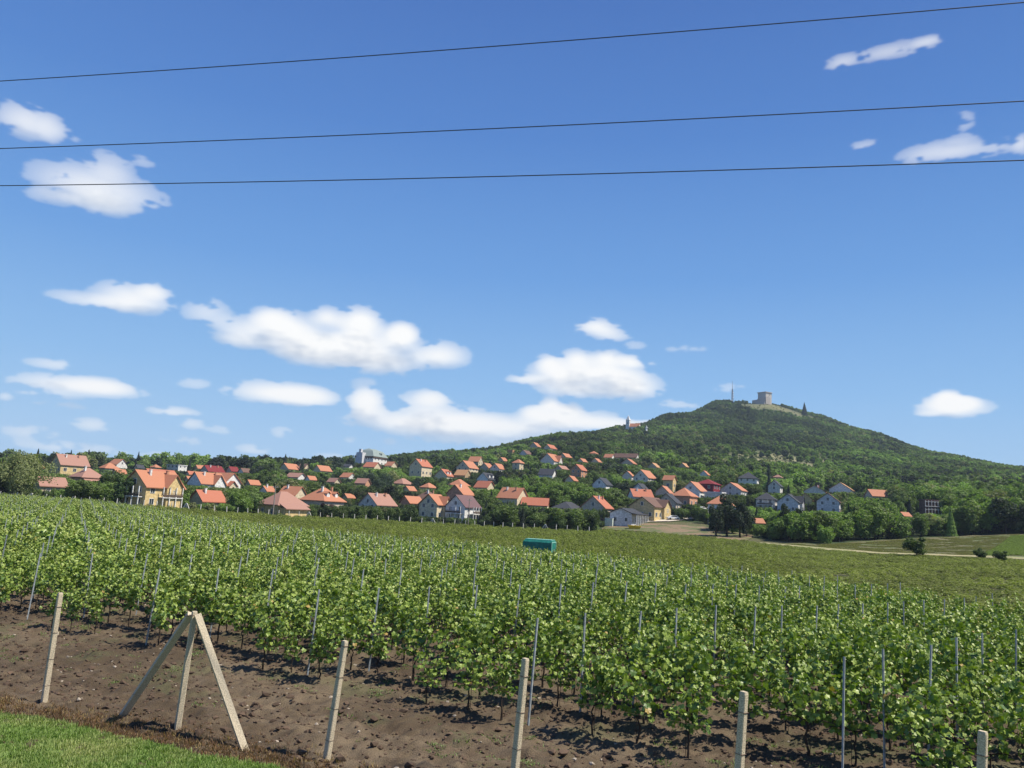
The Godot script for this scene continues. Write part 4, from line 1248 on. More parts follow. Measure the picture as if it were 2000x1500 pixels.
	for k in 4: low.append(make_low_vine(120 + k))
	sets = []
	for k in 4: sets.append([[], []])
	for row in 160:
		for m in range(-165, 165):
			var P := Vector2(0, 60) + N * (row * 1.75 - 60) + U * (m * 1.25 + rng.randf_range(-.5, .5)) + N * rng.randfn(0, .2)
			var a := atan2(P.x, P.y)
			var d := P.length()
			if absf(a) > .7 or d < table(FIELD_ONE, a) + (8.5 if absf(a - .044) < .035 else 4.0) or d > table(FIELD_TWO, a) - 1.0: continue
			if rng.randf() < .07: continue
			var q := rng.randi() % 4
			var sc := rng.randf_range(.8, 1.2)
			sets[q][0].append(Transform3D(Basis(Vector3.UP, rng.randf() * TAU).scaled(Vector3(sc * 1.1, sc * rng.randf_range(.8, 1.1) * lerpf(1.0, .42, smoothstep(.18, .4, a)), sc * 1.1)), on(P.x, P.y)))
			var k := .92 + noise.get_noise_2d(P.x * 4, P.y * 4) * .35 + rng.randf_range(-.1, .1)
			sets[q][1].append(Color(k * 1.06, k, k * .9))
	v = Node3D.new()
	v.name = "old_vineyard"
	add_child(v)
	tag(v, "smooth olive-green older vineyard beyond the teal trailer", "grapevines", "", "stuff")
	for k in 4: copies("foliage", low[k], sets[k][0], sets[k][1], v)

func make_low_vine(sd: int) -> ArrayMesh:
	var r := RandomNumberGenerator.new()
	r.seed = sd
	var b := MB.new()
	for k in 170:
		var u := Vector3(r.randfn(0, 1), absf(r.randfn(0, 1)), r.randfn(0, 1)).normalized()
		var at := u * Vector3(.75, .85, .75) * sqrt(r.randf_range(.4, 1.0)) + Vector3(0, .35, 0)
		b.tint = Color(.17, .225, .055).lerp(Color(.25, .3, .085), r.randf())
		if r.randf() < .2: b.tint = Color(.11, .145, .045)
		crown_quad(b, at, (u + Vector3(r.randfn(0, .5), .4, r.randfn(0, .5))).normalized(), r.randf_range(.07, .12), r)
	return b.mesh(M.crown)

func build_far_fence() -> void:
	var line := [[-.60, 203.], [-.5, 193.], [-.42, 190.], [-.346, 191.], [-.247, 207.], [-.148, 210.], [-.056, 214.], [.013, 206.], [.108, 208.]]
	var post := post_mesh(2.0, .17, M.pale)
	var k := 0
	var last := Vector2.ZERO
	var a := -.6
	while a < .118:
		var d := table(line, a)
		var P := Vector2(sin(a), cos(a)) * d
		if P.distance_to(last) > 2.7:
			last = P
			k += 1
			if k % 11 == 5:
				var o := base("braced_fence_post", on(P.x, P.y), -.2)
				tag(o, "distant braced white post, %s of those along the village edge from left" % ordinal(k / 11), "fence post", "braced posts of the far fence")
				part("post", post, o)
				for q in [-1, 1]:
					var b := MB.new()
					b.bar(Vector3(q * 1.2, -.1, 0), Vector3(q * .1, 1.95, 0), .16, .16, Vector3.RIGHT)
					part("brace", b.mesh(M.pale), o)
			else:
				var o := part("far_fence_post", post, self, on(P.x, P.y), rng.randf())
				o.rotation.z = rng.randfn(0, .04)
				tag(o, "distant pale fence post, %s along the village edge from left" % ordinal(k - 1), "fence post", "posts of the far fence")
		a += .002

func build_trailer() -> void:
	var P := Vector2(3.9, 86.0)
	var o := base("covered_trailer", on(P.x, P.y, 0), deg_to_rad(-21))
	o.scale = Vector3.ONE * .82
	tag(o, "teal-green covered farm trailer parked between the two vineyards", "trailer")
	var b := MB.new()
	# tarpaulin: chamfered top edges and slanting left end
	var L := 2.0
	var sec := [[-.98, 1.25], [-1.02, 3.0], [-.78, 3.32], [.78, 3.32], [1.02, 3.0], [.98, 1.25]]
	var ends := []
	for x in [-L, L]:
		var ring := []
		for s in sec: ring.append(Vector3(x + (.18 * (s[1] - 2.9) if x < 0 and s[1] > 2.9 else 0.0) + (.25 if x < 0 and s[1] > 3.1 else 0.0), s[1], s[0]))
		ends.append(ring)
	for i in 6: b.out_quad(ends[0][i], ends[1][i], ends[1][(i + 1) % 6], ends[0][(i + 1) % 6], Vector3(0, 2.2, 0))
	for e in 2:
		for i in range(1, 5): b.out_tri(ends[e][0], ends[e][i], ends[e][i + 1], Vector3(0, 2.2, 0))
	part("tarpaulin", b.mesh(M.tarp), o)
	b = MB.new()
	b.box(Vector3(L + .03, 2.2, 0), Vector3(.04, 1.6, 1.5))
	part("rear_flap", b.mesh(M.tarp), o)
	b = MB.new()
	for z in [-.9, .9]: b.box(Vector3(L + .05, 2.2, z), Vector3(.07, 1.9, .14))
	b.box(Vector3(L + .05, 3.06, 0), Vector3(.07, .14, 1.66)); b.box(Vector3(L + .05, 1.32, 0), Vector3(.09, .16, 1.66)); b.box(Vector3(L + .08, .98, 0), Vector3(.12, .2, 1.9))
	part("frame", b.mesh(M.tarp_rim), o)
	b = MB.new()
	b.box(Vector3(.1, 3.35, -.0), Vector3(2 * L - .3, .06, 1.56))
	part("roof_rim", b.mesh(M.tarp_rim), o)
	b = MB.new()
	b.box(Vector3(0, 1.1, 0), Vector3(2 * L + .1, .2, 1.7)); b.box(Vector3(-L - .5, .9, 0), Vector3(1.1, .1, .12))
	part("chassis", b.mesh(M.band), o)
	for x in [-1.1, 1.1]:
		for z in [-.9, .9]:
			b = MB.new()
			b.tube([Vector3(x, .5, z - .11), Vector3(x, .5, z + .11)], [.5, .5], 16)
			var wl := part("wheel", b.mesh(M.rubber), o)
			b = MB.new()
			b.tube([Vector3(x, .5, z - .12), Vector3(x, .5, z + .12)], [.2, .2], 12)
			part("rim", b.mesh(M.zinc), wl)

func car(at: Vector3, turn: float, m: Material, label: String) -> void:
	var o := base("parked_car", at, turn)
	tag(o, label, "car", "cars parked in the village")
	var b := MB.new()
	var prof := [[-2.1, .35], [-2.1, .8], [-1.9, .95], [-1.2, 1.0], [-.6, 1.45], [.9, 1.48], [1.6, 1.05], [2.1, .95], [2.15, .35]]
	for i in prof.size() - 1:
		var a: Array = prof[i]
		var c: Array = prof[i + 1]
		b.out_quad(Vector3(a[0], a[1], -.85), Vector3(c[0], c[1], -.85), Vector3(c[0], c[1], .85), Vector3(a[0], a[1], .85), Vector3(0, .6, 0))
		for z in [-.85, .85]: b.out_tri(Vector3(0, .5, z), Vector3(a[0], a[1], z), Vector3(c[0], c[1], z), Vector3(0, .6, 0))
	part("body", b.mesh(m), o)
	for z in [-.86, .86]:
		b = MB.new()
		b.hexa([Vector3(-1.0, 1.02, z), Vector3(1.35, 1.02, z), Vector3(1.35, 1.02, z * 1.01), Vector3(-1.0, 1.02, z * 1.01), Vector3(-.55, 1.38, z), Vector3(.85, 1.4, z), Vector3(.85, 1.4, z * 1.01), Vector3(-.55, 1.38, z * 1.01)])
		part("window", b.mesh(M.glass), o)
		for x in [-1.3, 1.35]:
			b = MB.new()
			b.tube([Vector3(x, .33, z * .8), Vector3(x, .33, z * 1.03)], [.33, .33], 14)
			part("wheel", b.mesh(M.rubber), o)

func build_small_things() -> void:
	# container and yellow skip at the building plot
	var o := base("site_container", on(32.7, 244.0), deg_to_rad(-20))
	tag(o, "pale green-white site container at the edge of the dirt plot", "container")
	var b := MB.new()
	b.box(Vector3(0, 1.3, 0), Vector3(2.4, 2.5, 2.2))
	for k in 9: b.box(Vector3(-1.05 + k * .26, 1.3, 1.11), Vector3(.12, 2.3, .05))
	part("body", b.mesh(M.container), o)
	b = MB.new()
	b.box(Vector3(-1.9, 1.2, .1), Vector3(1.3, 2.4, 1.8))
	part("open_side", b.mesh(M.band), o)
	b = MB.new()
	b.box(Vector3(0, 2.6, 0), Vector3(2.5, .1, 2.3))
	part("lid", b.mesh(M.wall_w), o)
	o = base("yellow_skip", on(39.2, 236.0), deg_to_rad(-8))
	tag(o, "bright yellow open skip lying on the bare dirt plot", "skip")
	b = MB.new()
	var q := [Vector3(-1.4, 0, -.8), Vector3(1.4, 0, -.8), Vector3(1.4, 0, .8), Vector3(-1.4, 0, .8), Vector3(-2.0, 1.15, -1), Vector3(2.1, .95, -1), Vector3(2.1, .95, 1), Vector3(-2.0, 1.15, 1)]
	var mid := Vector3(0, .5, 0)
	b.out_quad(q[0], q[1], q[2], q[3], mid)
	for i in 4: b.out_quad(q[i], q[(i + 1) % 4], q[4 + (i + 1) % 4], q[4 + i], mid)
	part("tub", b.mesh(M.yellow), o)
	b = MB.new()
	for i in 4: b.bar(q[4 + i], q[4 + (i + 1) % 4], .12, .12, Vector3.UP + Vector3(.1, 0, .2))
	part("rim", b.mesh(M.yellow), o)
	car(on(56.0, 259.8, .16), deg_to_rad(12), M.car_white, "small white car parked on the grass beside the yellow house")
	car(on(72.4, 287.5, .25), deg_to_rad(50), M.car_white, "white car standing where the pale road bends uphill")
	car(on(128.5, 301.0, .1), deg_to_rad(-30), M.car_red, "red car beside the pale blue-grey gabled house")
	var wires := [[-57.0, 191.9, 8.0, "wooden utility pole before the yellow hipped house"], [-10.1, 216.0, 7.8, "slender utility pole in front of the white chalet"], [65.1, 249.6, 4.6, "thin pole on the verge below the road bend"], [86.5, 201.4, 3.6, "short pole at the edge of the right-hand wood"], [101.0, 263.0, 5.0, "pale pole standing before the wooded slope"]]
	for w in wires:
		o = base("utility_pole", on(w[0], w[1]), .4)
		tag(o, w[3], "pole", "utility poles at the village edge")
		b = MB.new()
		b.tube([Vector3(0, -.3, 0), Vector3(0, w[2], 0)], [.14, .1], 8)
		part("shaft", b.mesh(M.polewood), o)
		b = MB.new()
		b.box(Vector3(0, w[2] - .5, 0), Vector3(1.4 if w[2] > 6 else .5, .12, .12))
		part("crossarm", b.mesh(M.polewood), o)
		for x in [-.5, 0, .5]:
			if w[2] > 6:
				b = MB.new()
				b.tube([Vector3(x, w[2] - .45, 0), Vector3(x, w[2] - .2, 0)], [.06, .04], 6)
				part("insulator", b.mesh(M.wall_w), o)
	# white garden fence by the veranda building and marker posts
	var g := base("garden_fence", on(26.5, 255.0), deg_to_rad(-10))
	tag(g, "white picket terrace fence below the red-orange roof", "fence")
	for k in 9:
		b = MB.new()
		b.box(Vector3(0, .8, 0), Vector3(.22, 2.4, .14))
		part("picket", b.mesh(M.wall_w), g, Vector3(-2.0 + k * .5, 0, 0))
	for y in [.5, 1.5]:
		b = MB.new()
		b.box(Vector3(0, y, .1), Vector3(4.4, .14, .06))
		part("rail", b.mesh(M.wall_w), g)
	for k in 6:
		var p := part("marker_post", M.marker, self, on(35.0 + k * 3.4, 259.0 + (k % 3) * .2))
		tag(p, "short white post, %s in the line along the pale road" % ordinal(k), "post", "white posts along the road")

func tree(kind: String, X: float, D: float, h: float, w: float, col: Color, label: String, group: String, called := "tree") -> void:
	var o := base(called, on(X, D), rng.randf() * TAU)
	tag(o, label, "shrub" if called == "shrub" else "tree", group)
	var c := part("crown", crown_for(kind, col), o)
	var clear := .06 * h if kind != "conifer" and kind != "columnar" and called != "shrub" and col.g > .09 else .0
	c.scale = Vector3(w, h - clear, w)
	c.position.y = clear
	var t := part("trunk", M.tree_trunk[rng.randi() % 3], o)
	t.scale = Vector3(h * .8, h * .8, h * .8)

var crown_store := {}
func crown_for(kind: String, col: Color) -> Mesh:
	var v := rng.randi() % 3
	var key := "%s%d%s" % [kind, v, col.to_html(false)]
	if not crown_store.has(key):
		var src: ArrayMesh = M["crown_" + kind][v]
		var m := src.duplicate() as ArrayMesh
		var lm := leaf_mat(.65, Color(.85, .92, .5))
		lm.albedo_color = col.linear_to_srgb()
		m.surface_set_material(0, lm)
		crown_store[key] = m
	return crown_store[key]

const GREENS := {"mid": Color(.14, .2, .058), "bright": Color(.18, .27, .066), "dark": Color(.095, .14, .05), "pine": Color(.048, .072, .043), "olive": Color(.22, .235, .11), "willow": Color(.26, .3, .13), "purple": Color(.06, .03, .034), "deep": Color(.07, .125, .04)}

func build_trees() -> void:
	for kind in ["round", "columnar", "pine", "willow", "conifer"]:
		M["crown_" + kind] = []
		for v in 3: M["crown_" + kind].append(make_crown(kind, 200 + v * 7 + kind.length(), 12000 if kind == "willow" else 3000, .016 if kind == "willow" else .035))
	M["tree_trunk"] = [make_tree_trunk(1), make_tree_trunk(2), make_tree_trunk(3)]
	# trees one can name
	var hand := [
		["willow", -107, 172, 11.5, 13, "willow", "big pale willow at the far left edge behind the vines"],
		["round", -87.5, 178, 7.2, 7, "deep", "round deep-green tree left of the big ochre house"],
		["round", -99, 196, 8, 8, "dark", "dark leafy tree behind the pale willow"],
		["conifer", -243, 400, 13, 6.5, "pine", "tall dark spruce on the left skyline beside the yellow house"],
		["conifer", -232, 402, 9, 5, "pine", "shorter spruce to the right of the skyline spruce"],
		["columnar", -222, 410, 12, 4, "pine", "slim dark conifer left behind the yellow skyline house"],
		["conifer", -140, 486, 12.5, 7.5, "pine", "dark skyline pine, left one of the pair above the long roof"],
		["conifer", -130, 490, 11, 5, "pine", "dark skyline pine, right one of the pair above the long roof"],
		["round", -74, 212, 4.2, 5, "purple", "dark purple-leaved shrub right of the red-orange house"],
		["round", -49.5, 216, 4.2, 6, "purple", "dark purple-leaved shrub below the bright orange roof"],
		["round", -64, 196, 5.0, 6, "deep", "dense green bush left of the yellow hipped house"],
		["round", 57.5, 212, 9.4, 6.0, "pine", "black-green conifer, leftmost of the clump beside the dirt plot"],
		["columnar", 61, 214, 11.0, 9.0, "pine", "tallest black-green conifer in the clump beside the dirt plot"],
		["round", 64.0, 212, 9.8, 6.4, "pine", "black-green conifer, third in the clump beside the dirt plot"],
		["round", 67.0, 216, 8.0, 5.0, "pine", "black-green conifer left of the orange-roofed hut"],
		["round", 76, 211, 9.6, 5.4, "pine", "black-green conifer right of the orange-roofed hut"],
		["columnar", 79.8, 211, 9.4, 8.0, "pine", "rightmost black-green conifer before the leafy wood"],
		["conifer", 478, 1238, 22, 13, "pine", "lone dark conifer on the hill's right shoulder"],
		["round", 67.9, 128.5, 3.5, 4.5, "dark", "lone round dark bush beside the beige track"],
		["round", 72.6, 119.2, 1.9, 2.2, "dark", "small bush on the track verge, left one of two"],
		["round", 72.2, 113.4, 1.7, 2.6, "dark", "small bush on the track verge, right one of two"],
		["columnar", 73.2, 203, 4.2, 2.0, "dark", "short dark cypress below the orange-roofed hut"],
	]
	for t in hand:
		tree(t[0], t[1], t[2], t[3], t[4], GREENS[t[5]], t[6], "", "shrub" if t[3] < 4.5 else "tree")
	# the rest: gardens between the houses, the wood on the hill
	var hs := []
	for h in HOUSES:
		var d := Vector2(h[1], h[2]).length()
		var low: float = h[11]
		if not h[12].contains("win") and not h[12].contains("arch"): low = maxf(low, (h[5] - minf(h[5] * h[6], h[4] * .46)) * .8)   # gardens hide most of the walls of plain houses
		hs.append([atan2(h[1], h[2]), d, maxf(h[3], h[4]) * .55, ground(h[1], h[2]) + low, Vector2(h[1], h[2]), h[0]])
	var all := []
	var crest := {}
	var d := 194.0
	while d < 1440:
		var sp := 4.6 if d < 300 else 5.4 if d < 620 else 5.6
		var a := -.64
		while a < .68:
			a += sp / d * rng.randf_range(.75, 1.25)
			var dd := d + rng.randf_range(-.5, .5) * sp
			var X := sin(a) * dd
			var D := cos(a) * dd
			if dd < table(TREELINE, a) + 1.5: continue
			var y := ground(X, D)
			var patch := noise.get_noise_2d(X * .55, D * .55)
			var kind := "round"
			var h := 4.0 + 5.6 * pow(rng.randf(), 1.4)
			var w := rng.randf_range(.9, 1.45)
			var g := "mid"
			var p := rng.randf() * .7 + .15 + patch * 1.1
			if p < .05: g = "pine"
			elif p < .26: g = "dark"
			elif p > .72: g = "bright"
			if rng.randf() < .07: g = "olive"
			if dd > 560: h *= .78
			if dd < 620 and rng.randf() < .06:
				kind = "conifer"; g = "pine"; w = .45; h *= 1.15
			if a < -.2 and dd > 380: 
				h *= rng.randf_range(.85, 1.35)
				if rng.randf() < .3: g = "pine"
			if dd > 900 and a < .36 and rng.randf() < .55: g = "dark"
			if dd > 420 and dd < 900 and a > .33 and rng.randf() < .35: g = "bright"
			if a > .3 and dd < 480:
				h *= 1.12
				if rng.randf() < .4: g = "bright"
			if dd > 300:
				var sc := scrub(X, D)
				h *= 1.0 - .5 * sc
				if sc > .35:
					if rng.randf() < (.15 if dd < 900 else .8): continue
					h *= .42 if dd < 900 else .5; w *= 1.3; g = "olive" if rng.randf() < .75 else "dark"
			var r := h * w * .5
			var bad := false
			if dd < 720:
				for q in hs:
					if dd > q[1] + 12: continue
					var off := absf(a - q[0]) * dd
					if off > q[2] + r + 4: continue
					var near: float = q[4].distance_to(Vector2(X, D))
					if near < q[2] + r * .45 + .6:
						bad = true
						break
					if dd < q[1] and off < q[2] * dd / q[1] + r * .75:   # gardens kept low enough not to hide the house behind
						var line: float = 4.25 + (q[3] - 4.25) * dd / q[1]
						if line - y < h:
							h = line - y
							if h < 1.1:
								bad = true
								break
			if dd > 850 and (absf(a - .1519) < .012 and dd < 906 and dd > 800): h = minf(h, 3.0)
			if dd > 1240 and absf(a - .322) < .02 or (dd > 1290 and absf(a - .283) < .004): h = minf(h, 2.0)
			if absf(a - .1767) < .004 and dd > 780 and dd < 826: bad = true
			if bad: continue
			# what lies wholly behind the crest is left out
			var bin := int(a * 250)
			var e := (y + h - 4.25) / dd
			if crest.has(bin) and e < crest[bin] - .006: continue
			crest[bin] = maxf(crest.get(bin, -1.0), e)
			if h < 2.6: w = maxf(w, 1.2)
			all.append([h / dd * (1.0 if w > .6 else .6), kind, X, D, h, h * w, g, a, dd])
		d += sp * .82
	for q in hs:   # hedges and shrubs along the garden side of each house
		var n := int(q[2] * 2.0 / 1.5)
		for i in n:
			var along: float = lerpf(-1.05, 1.05, (i + .5) / n) * q[2] + rng.randfn(0, .3)
			var dd: float = q[1] - q[2] - rng.randf_range(1.2, 2.6)
			var a: float = q[0] + along / q[1]
			var X := sin(a) * dd
			var D := cos(a) * dd
			if dd < table(TREELINE, a): continue
			var h: float = (4.25 + (q[3] - 4.25) * dd / q[1] - ground(X, D)) * rng.randf_range(.75, 1.0)
			if h < .9: continue
			h = minf(h, 6.0)
			all.append([h / dd * .8, "round", X, D, h, rng.randf_range(2.2, 3.2), "mid" if rng.randf() < .5 else "dark" if rng.randf() < .5 else "bright", a, dd])
	all.sort_custom(func(p, q): return p[0] > q[0])
	var sets := {}
	var named := []
	var same := {}
	for i in all.size():
		var t: Array = all[i]
		if i < 270:
			var best := 1e9
			var who: Array = hs[0]
			for q in hs:
				var m: float = absf(q[0] - t[7]) * t[8] + absf(q[1] - t[8]) * .35
				if m < best:
					best = m
					who = q
			var da: float = (t[7] - who[0]) * t[8]
			var rel := "in front of" if t[8] < who[1] else "behind"
			if absf(da) > who[2] * .8: rel = "left of" if da < 0 else "right of"
			var look: String = {"mid": "leafy green", "bright": "bright green", "dark": "dark green", "pine": "blackish green", "olive": "olive green"}[t[6]]
			var label: String = "%s %s %s the %s" % [look, "conifer" if t[1] == "conifer" else "shrub" if t[4] < 3 else "tree", rel, who[5]]
			if best > 45: label = "%s %s in the wood on the right-hand slope" % [look, "shrub" if t[4] < 3 else "tree"]
			if label.split(" ").size() > 13: label = " ".join(label.split(" ").slice(0, 13))
			same[label] = same.get(label, 0) + 1
			named.append([label, t])
		else:
			var key := "%s%d%d" % [t[1], rng.randi() % 3, 0 if t[8] < 430 else 1]
			if not sets.has(key): sets[key] = [[], []]
			sets[key][0].append(Transform3D(Basis(Vector3.UP, rng.randf() * TAU).scaled_local(Vector3(t[5], t[4], t[5])), on(t[2], t[3], -.1)))
			var vary: float = 1.0 + noise.get_noise_2d(t[2] * .45 + 900, t[3] * .3) * 1.1 + noise.get_noise_2d(t[2] * 1.6, t[3] * 1.1 + 500) * .5
			var leaf: Color = GREENS[t[6]] * rng.randf_range(.85, 1.15) * clampf(vary, .5, 1.5)
			sets[key][1].append(Color(leaf.r, leaf.g, leaf.b * 1.1))
	named.sort_custom(func(p, q): return p[1][7] < q[1][7])
	var upto := {}
	for e in named:
		var label: String = e[0]
		var t: Array = e[1]
		if same[label] > 1:
			upto[label] = upto.get(label, 0) + 1
			label = "%s %s, from left" % [ordinal(upto[label] - 1), label]
		tree(t[1], t[2], t[3], t[4], t[5], GREENS[t[6]] * rng.randf_range(.9, 1.1), label, "trees around the village", "shrub" if t[4] < 3 else "tree")
	var w := Node3D.new()
	w.name = "hillside_wood"
	add_child(w)
	tag(w, "dense green wood covering the hill and the gaps between gardens", "wood", "", "stuff")
	var light := {}
	for kind in ["round", "conifer"]:
		for v in 3: light["%s%d" % [kind, v]] = make_crown(kind, 300 + v * 5 + kind.length(), 900, .06)
	for key in sets:
		var k: String = key
		var mesh: Mesh = M["crown_" + k.left(-2)][int(k[-2])] if k[-1] == "0" else light[k.left(-1)]
		copies("crowns", mesh, sets[key][0], sets[key][1], w)
	print("trees ", all.size())

func vv(p: Array) -> Array:
	return p.map(func(q): return Vector2(q[0], q[1]))

func build_surfaces() -> void:
	tag(sheet("dirt_plot", vv([[29, 233], [40, 228], [47, 207], [58, 189]]), vv([[33, 251], [44, 252], [60, 244], [71, 222]]), .2, M.bare, 30, 40, Color(.26, .19, .12), Color(.13, .15, .06)), "", "", "", "structure")
	tag(sheet("road", vv([[33, 254.5], [43, 254.4], [54, 255.5], [62.6, 261.8], [70, 272.2], [74, 283.5], [74.4, 291], [79, 301]]), vv([[33.5, 258], [43, 258], [53, 259.3], [60.4, 265.8], [66.4, 275], [69.8, 285], [70.8, 292], [75, 303]]), .24, M.road, 12, 4), "", "", "", "structure")
	tag(sheet("dirt_track", vv([[57, 184], [62.2, 162.5], [63.6, 141], [69.0, 132.2], [74.6, 125.4], [76.6, 116], [87, 117.6]]), vv([[62.5, 186], [67.5, 164], [69, 144], [72.6, 136.8], [78, 130], [80.6, 120.6], [89, 122.6]]), .34, M.bare, 12, 3, Color(.4, .36, .2), Color(.3, .3, .14)), "", "", "", "structure")
	tag(sheet("fallow_field", vv([[62.5, 186.4], [67.5, 164.4], [69, 144.4], [72.6, 137.2], [78, 130.4]]), vv([[74, 184], [97, 205.5], [115, 215], [134, 222.5], [146, 218]]), .1, M.bare, 24, 40, Color(.15, .14, .07), Color(.125, .15, .055)), "", "", "", "structure")
	tag(sheet("young_crop_field", vv([[80, 131.5], [82.6, 124.5], [89, 124.5]]), vv([[134, 207], [146, 216], [160, 224]]), .16, M.bare, 16, 24, Color(.16, .185, .075), Color(.17, .165, .085)), "", "", "", "structure")
	# furrow rows of the crop, each a low ridge of plants
	var where := []
	var tints := []
	for k in 16:
		for i in 60:
			var t := (i + rng.randf()) / 60.0
			var A := Vector2(80.2, 130.5).lerp(Vector2(90, 124.5), k / 15.0)
			var B := Vector2(135, 207).lerp(Vector2(161, 223), k / 15.0)
			var P := A.lerp(B, t)
			where.append(Transform3D(Basis(Vector3.UP, rng.randf() * TAU).scaled(Vector3(.75, .4, .75)), on(P.x, P.y, .1)))
			tints.append(Color(.9, 1.02, .8) * rng.randf_range(.75, 1.05))
	tag(copies("young_crop", make_low_vine(150), where, tints, self), "bright green rows of young crop beyond the beige track", "crop", "", "stuff")
	where = []
	tints = []
	for k in 60:   # stubble and weeds left in old drills of the fallow
		for i in 70:
			var s := (k + rng.randfn(0, .12)) / 60.0
			var t := (i + rng.randf()) / 70.0
			var A := Vector2(63.5, 185).lerp(Vector2(69.5, 146), minf(s * 2, 1)).lerp(Vector2(79, 131), maxf(s * 2 - 1, 0))
			var B := Vector2(74, 184).lerp(Vector2(115, 214), minf(s * 2, 1)).lerp(Vector2(145, 218), maxf(s * 2 - 1, 0))
			var P := A.lerp(B, t)
			if noise.get_noise_2d(P.x * 5, P.y * 5) < -.2: continue
			where.append(Transform3D(Basis(Vector3.UP, rng.randf() * TAU).scaled(Vector3(.6, .22, .6)), on(P.x, P.y, .02)))
			tints.append(Color(.8, .66, .62) * rng.randf_range(.8, 1.15))
	tag(copies("fallow_weeds", make_low_vine(151), where, tints, self), "thin olive weeds on the fallow field below the right-hand wood", "weeds", "", "stuff")

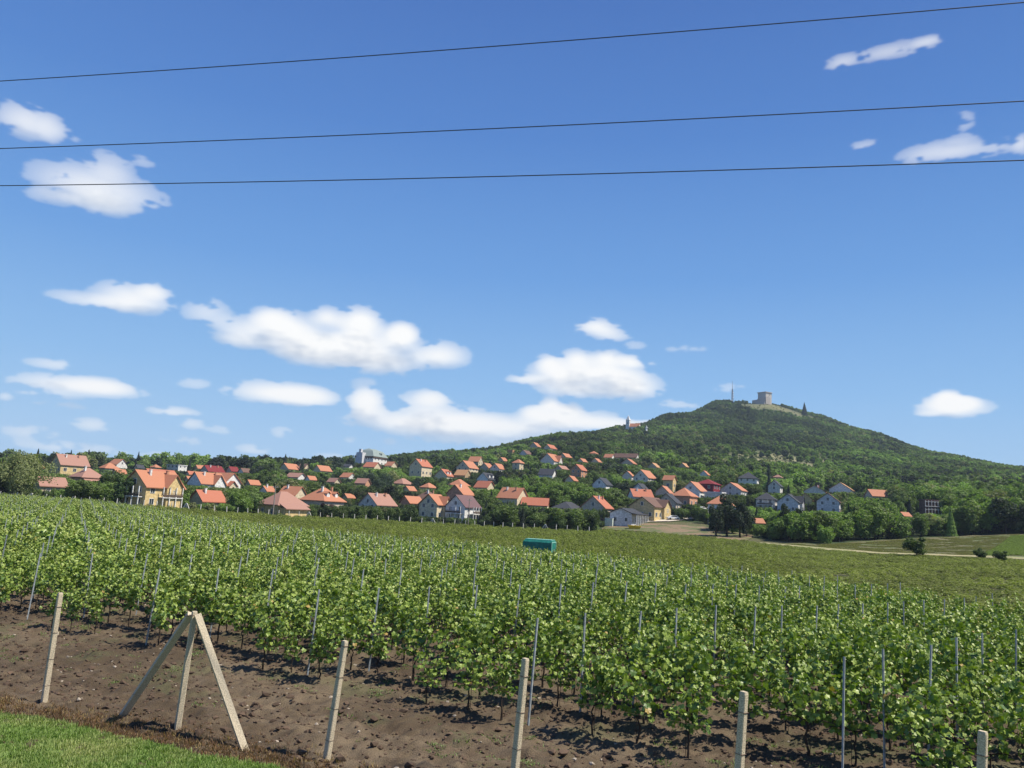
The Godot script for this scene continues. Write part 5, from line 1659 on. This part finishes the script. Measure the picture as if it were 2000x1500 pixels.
func build_materials() -> void:
	grain("grain", .03, .62, 1.15)
	grain("earth", .06, .55, 1.2, 5, 512, 3)
	grain("stain", .02, .72, 1.1, 5, 256, 5)
	grain("lichen", .035, .55, 1.15, 6, 512, 21)
	grain("speck", .12, .7, 1.1, 3, 256, 8)
	grain("tiles", .09, .66, 1.18, 4, 256, 11)
	M.clod = mat(Color.WHITE, .95, "speck", 6.0); M.clod.vertex_color_use_as_albedo = true
	M.turf = mat(Color(.15, .22, .055), .9, "earth", 1.0)
	M.grass = leaf_mat(.5); M.vine = leaf_mat(.42, Color(.6, .68, .25)); M.vine.metallic_specular = .38; M.crown = leaf_mat(.65, Color(.85, .92, .5))
	M.bark = mat(Color(.06, .042, .03), .9, "speck", 8.0)
	M.concrete = mat(Color(.63, .54, .39), .9, "lichen", 2.6, .8)
	M.pale = mat(Color(.72, .69, .62), .9, "stain", 1.0)
	M.rust = mat(Color(.12, .08, .06), .7)
	M.cable = mat(Color(.045, .055, .075), .6)
	M.zinc = mat(Color(.38, .42, .44), .6, "stain", 1.5); M.zinc.metallic = .1
	M.steel = mat(Color(.2, .17, .17), .6)
	M.stone = mat(Color(.62, .57, .51), .95, "earth", .12); M.stone_dark = mat(Color(.5, .45, .41), .95, "earth", .12); M["void"] = mat(Color(.02, .02, .022), .8)
	M.band = mat(Color(.11, .08, .065), .8, "stain", .6)
	M.rubber = mat(Color(.02, .02, .02), .8)
	M.polewood = mat(Color(.3, .27, .24), .9, "stain", .8)
	M.tarp = mat(Color(.02, .2, .16), .5, "stain", .5); M.tarp_rim = mat(Color(.2, .45, .38), .6)
	M.container = mat(Color(.62, .7, .62), .6, "stain", .4); M.yellow = mat(Color(.75, .5, .02), .5, "stain", .5)
	M.car_white = mat(Color(.75, .76, .78), .25); M.car_red = mat(Color(.4, .02, .02), .25); M.glass = mat(Color(.03, .04, .05), .08)
	M.dirt = mat(Color(.27, .17, .11), .95, "earth", .09); M.road = mat(Color(.62, .56, .48), .9, "stain", .15); M.track = mat(Color(.36, .33, .17), .95, "earth", .15)
	M.bare = mat(Color.WHITE, .95, "earth", .11); M.bare.vertex_color_use_as_albedo = true
	M.fallow = mat(Color(.15, .135, .07), .95, "earth", .11); M.crop = mat(Color(.14, .2, .06), .95, "earth", .2)
	var walls := {"w": Color(.78, .78, .76), "c": Color(.68, .58, .41), "y": Color(.66, .5, .25), "k": Color(.56, .3, .19), "g": Color(.66, .64, .6), "dk": Color(.56, .47, .38), "red": Color(.25, .025, .04), "tan": Color(.45, .33, .2), "bl": Color(.62, .63, .66), "br": Color(.17, .1, .08)}  # g, dk: some shade of walls turned from the sun is painted in
	for k in walls: M["wall_" + k] = mat(walls[k], .85, "stain", .25)
	var roofs := {"o": Color(.46, .2, .118), "r": Color(.44, .16, .098), "p": Color(.37, .205, .16), "b": Color(.16, .095, .075), "d": Color(.05, .055, .068), "R": Color(.2, .026, .03), "t": Color(.48, .27, .14), "g": Color(.25, .31, .3), "m": Color(.16, .095, .1), "w": Color(.7, .7, .7)}
	for k in roofs: M["roof_" + k] = mat(roofs[k], .8, "tiles", .45, 2.0)
	for s in [["big", 1.25, 1.35], ["small", .9, 1.2]]:
		var b := MB.new()
		for x in [-1, 1]: b.box(Vector3(x * s[1] * .5, 0, .03), Vector3(.09, s[2] + .09, .08))
		for y in [-1, 1]: b.box(Vector3(0, y * s[2] * .5, .03), Vector3(s[1] - .1, .09, .08))
		b.box(Vector3(0, 0, .03), Vector3(.06, s[2] - .1, .06))
		M["win_" + s[0]] = b.mesh(M.wall_w)
		b = MB.new()
		b.box(Vector3(0, 0, .015), Vector3(s[1] - .09, s[2] - .09, .02))
		M["pane_" + s[0]] = b.mesh(M.glass)
	var b := MB.new()
	b.box(Vector3(0, .4, 0), Vector3(.2, 1.2, .2))
	M.marker = b.mesh(M.wall_w)

func _ready() -> void:
	rng.seed = 11
	noise.seed = 7
	noise.frequency = .02
	noise.fractal_octaves = 3
	for r in HT:
		for x in r: ht_p.append(x)
	# camera
	var cam := Camera3D.new()
	cam.name = "camera"
	add_child(cam)
	cam.position = Vector3(0, 4.25, 0)
	cam.rotation_degrees = Vector3(9.2, 0, 3.0)
	cam.fov = 53.13
	cam.far = 6000
	cam.current = true
	# sky, sun, exposure
	var env := Environment.new()
	var sky := Sky.new()
	var sm := PanoramaSkyMaterial.new()
	sm.panorama = build_sky()
	sky.sky_material = sm
	env.sky = sky
	env.background_mode = Environment.BG_SKY
	env.tonemap_mode = Environment.TONE_MAPPER_LINEAR
	env.tonemap_exposure = 1.5
	env.fog_enabled = true
	env.fog_density = .00011
	env.fog_light_color = Color(.82, .9, 1.0)
	env.sdfgi_enabled = true
	env.ssao_enabled = true
	env.ssil_enabled = true
	var we := WorldEnvironment.new()
	we.environment = env
	add_child(we)
	var sun := DirectionalLight3D.new()
	sun.name = "sun"
	add_child(sun)
	var el := deg_to_rad(56)
	var towards := Vector3(.992 * cos(el), sin(el), .125 * cos(el))
	sun.look_at_from_position(Vector3.ZERO, -towards, Vector3.UP)
	sun.light_energy = 1.6
	sun.light_color = Color(1, .965, .9)
	sun.light_angular_distance = .5
	sun.shadow_enabled = true
	print("sky")
	build_materials()
	build_ground()
	build_surfaces()
	print("ground")
	build_soil()
	build_lawn()
	print("soil")
	for h in HOUSES: build_house(h)
	build_castle()
	print("houses")
	build_trees()
	build_vineyard()
	print("vines")
	build_fence()
	build_far_fence()
	build_trailer()
	build_small_things()
	build_wires()
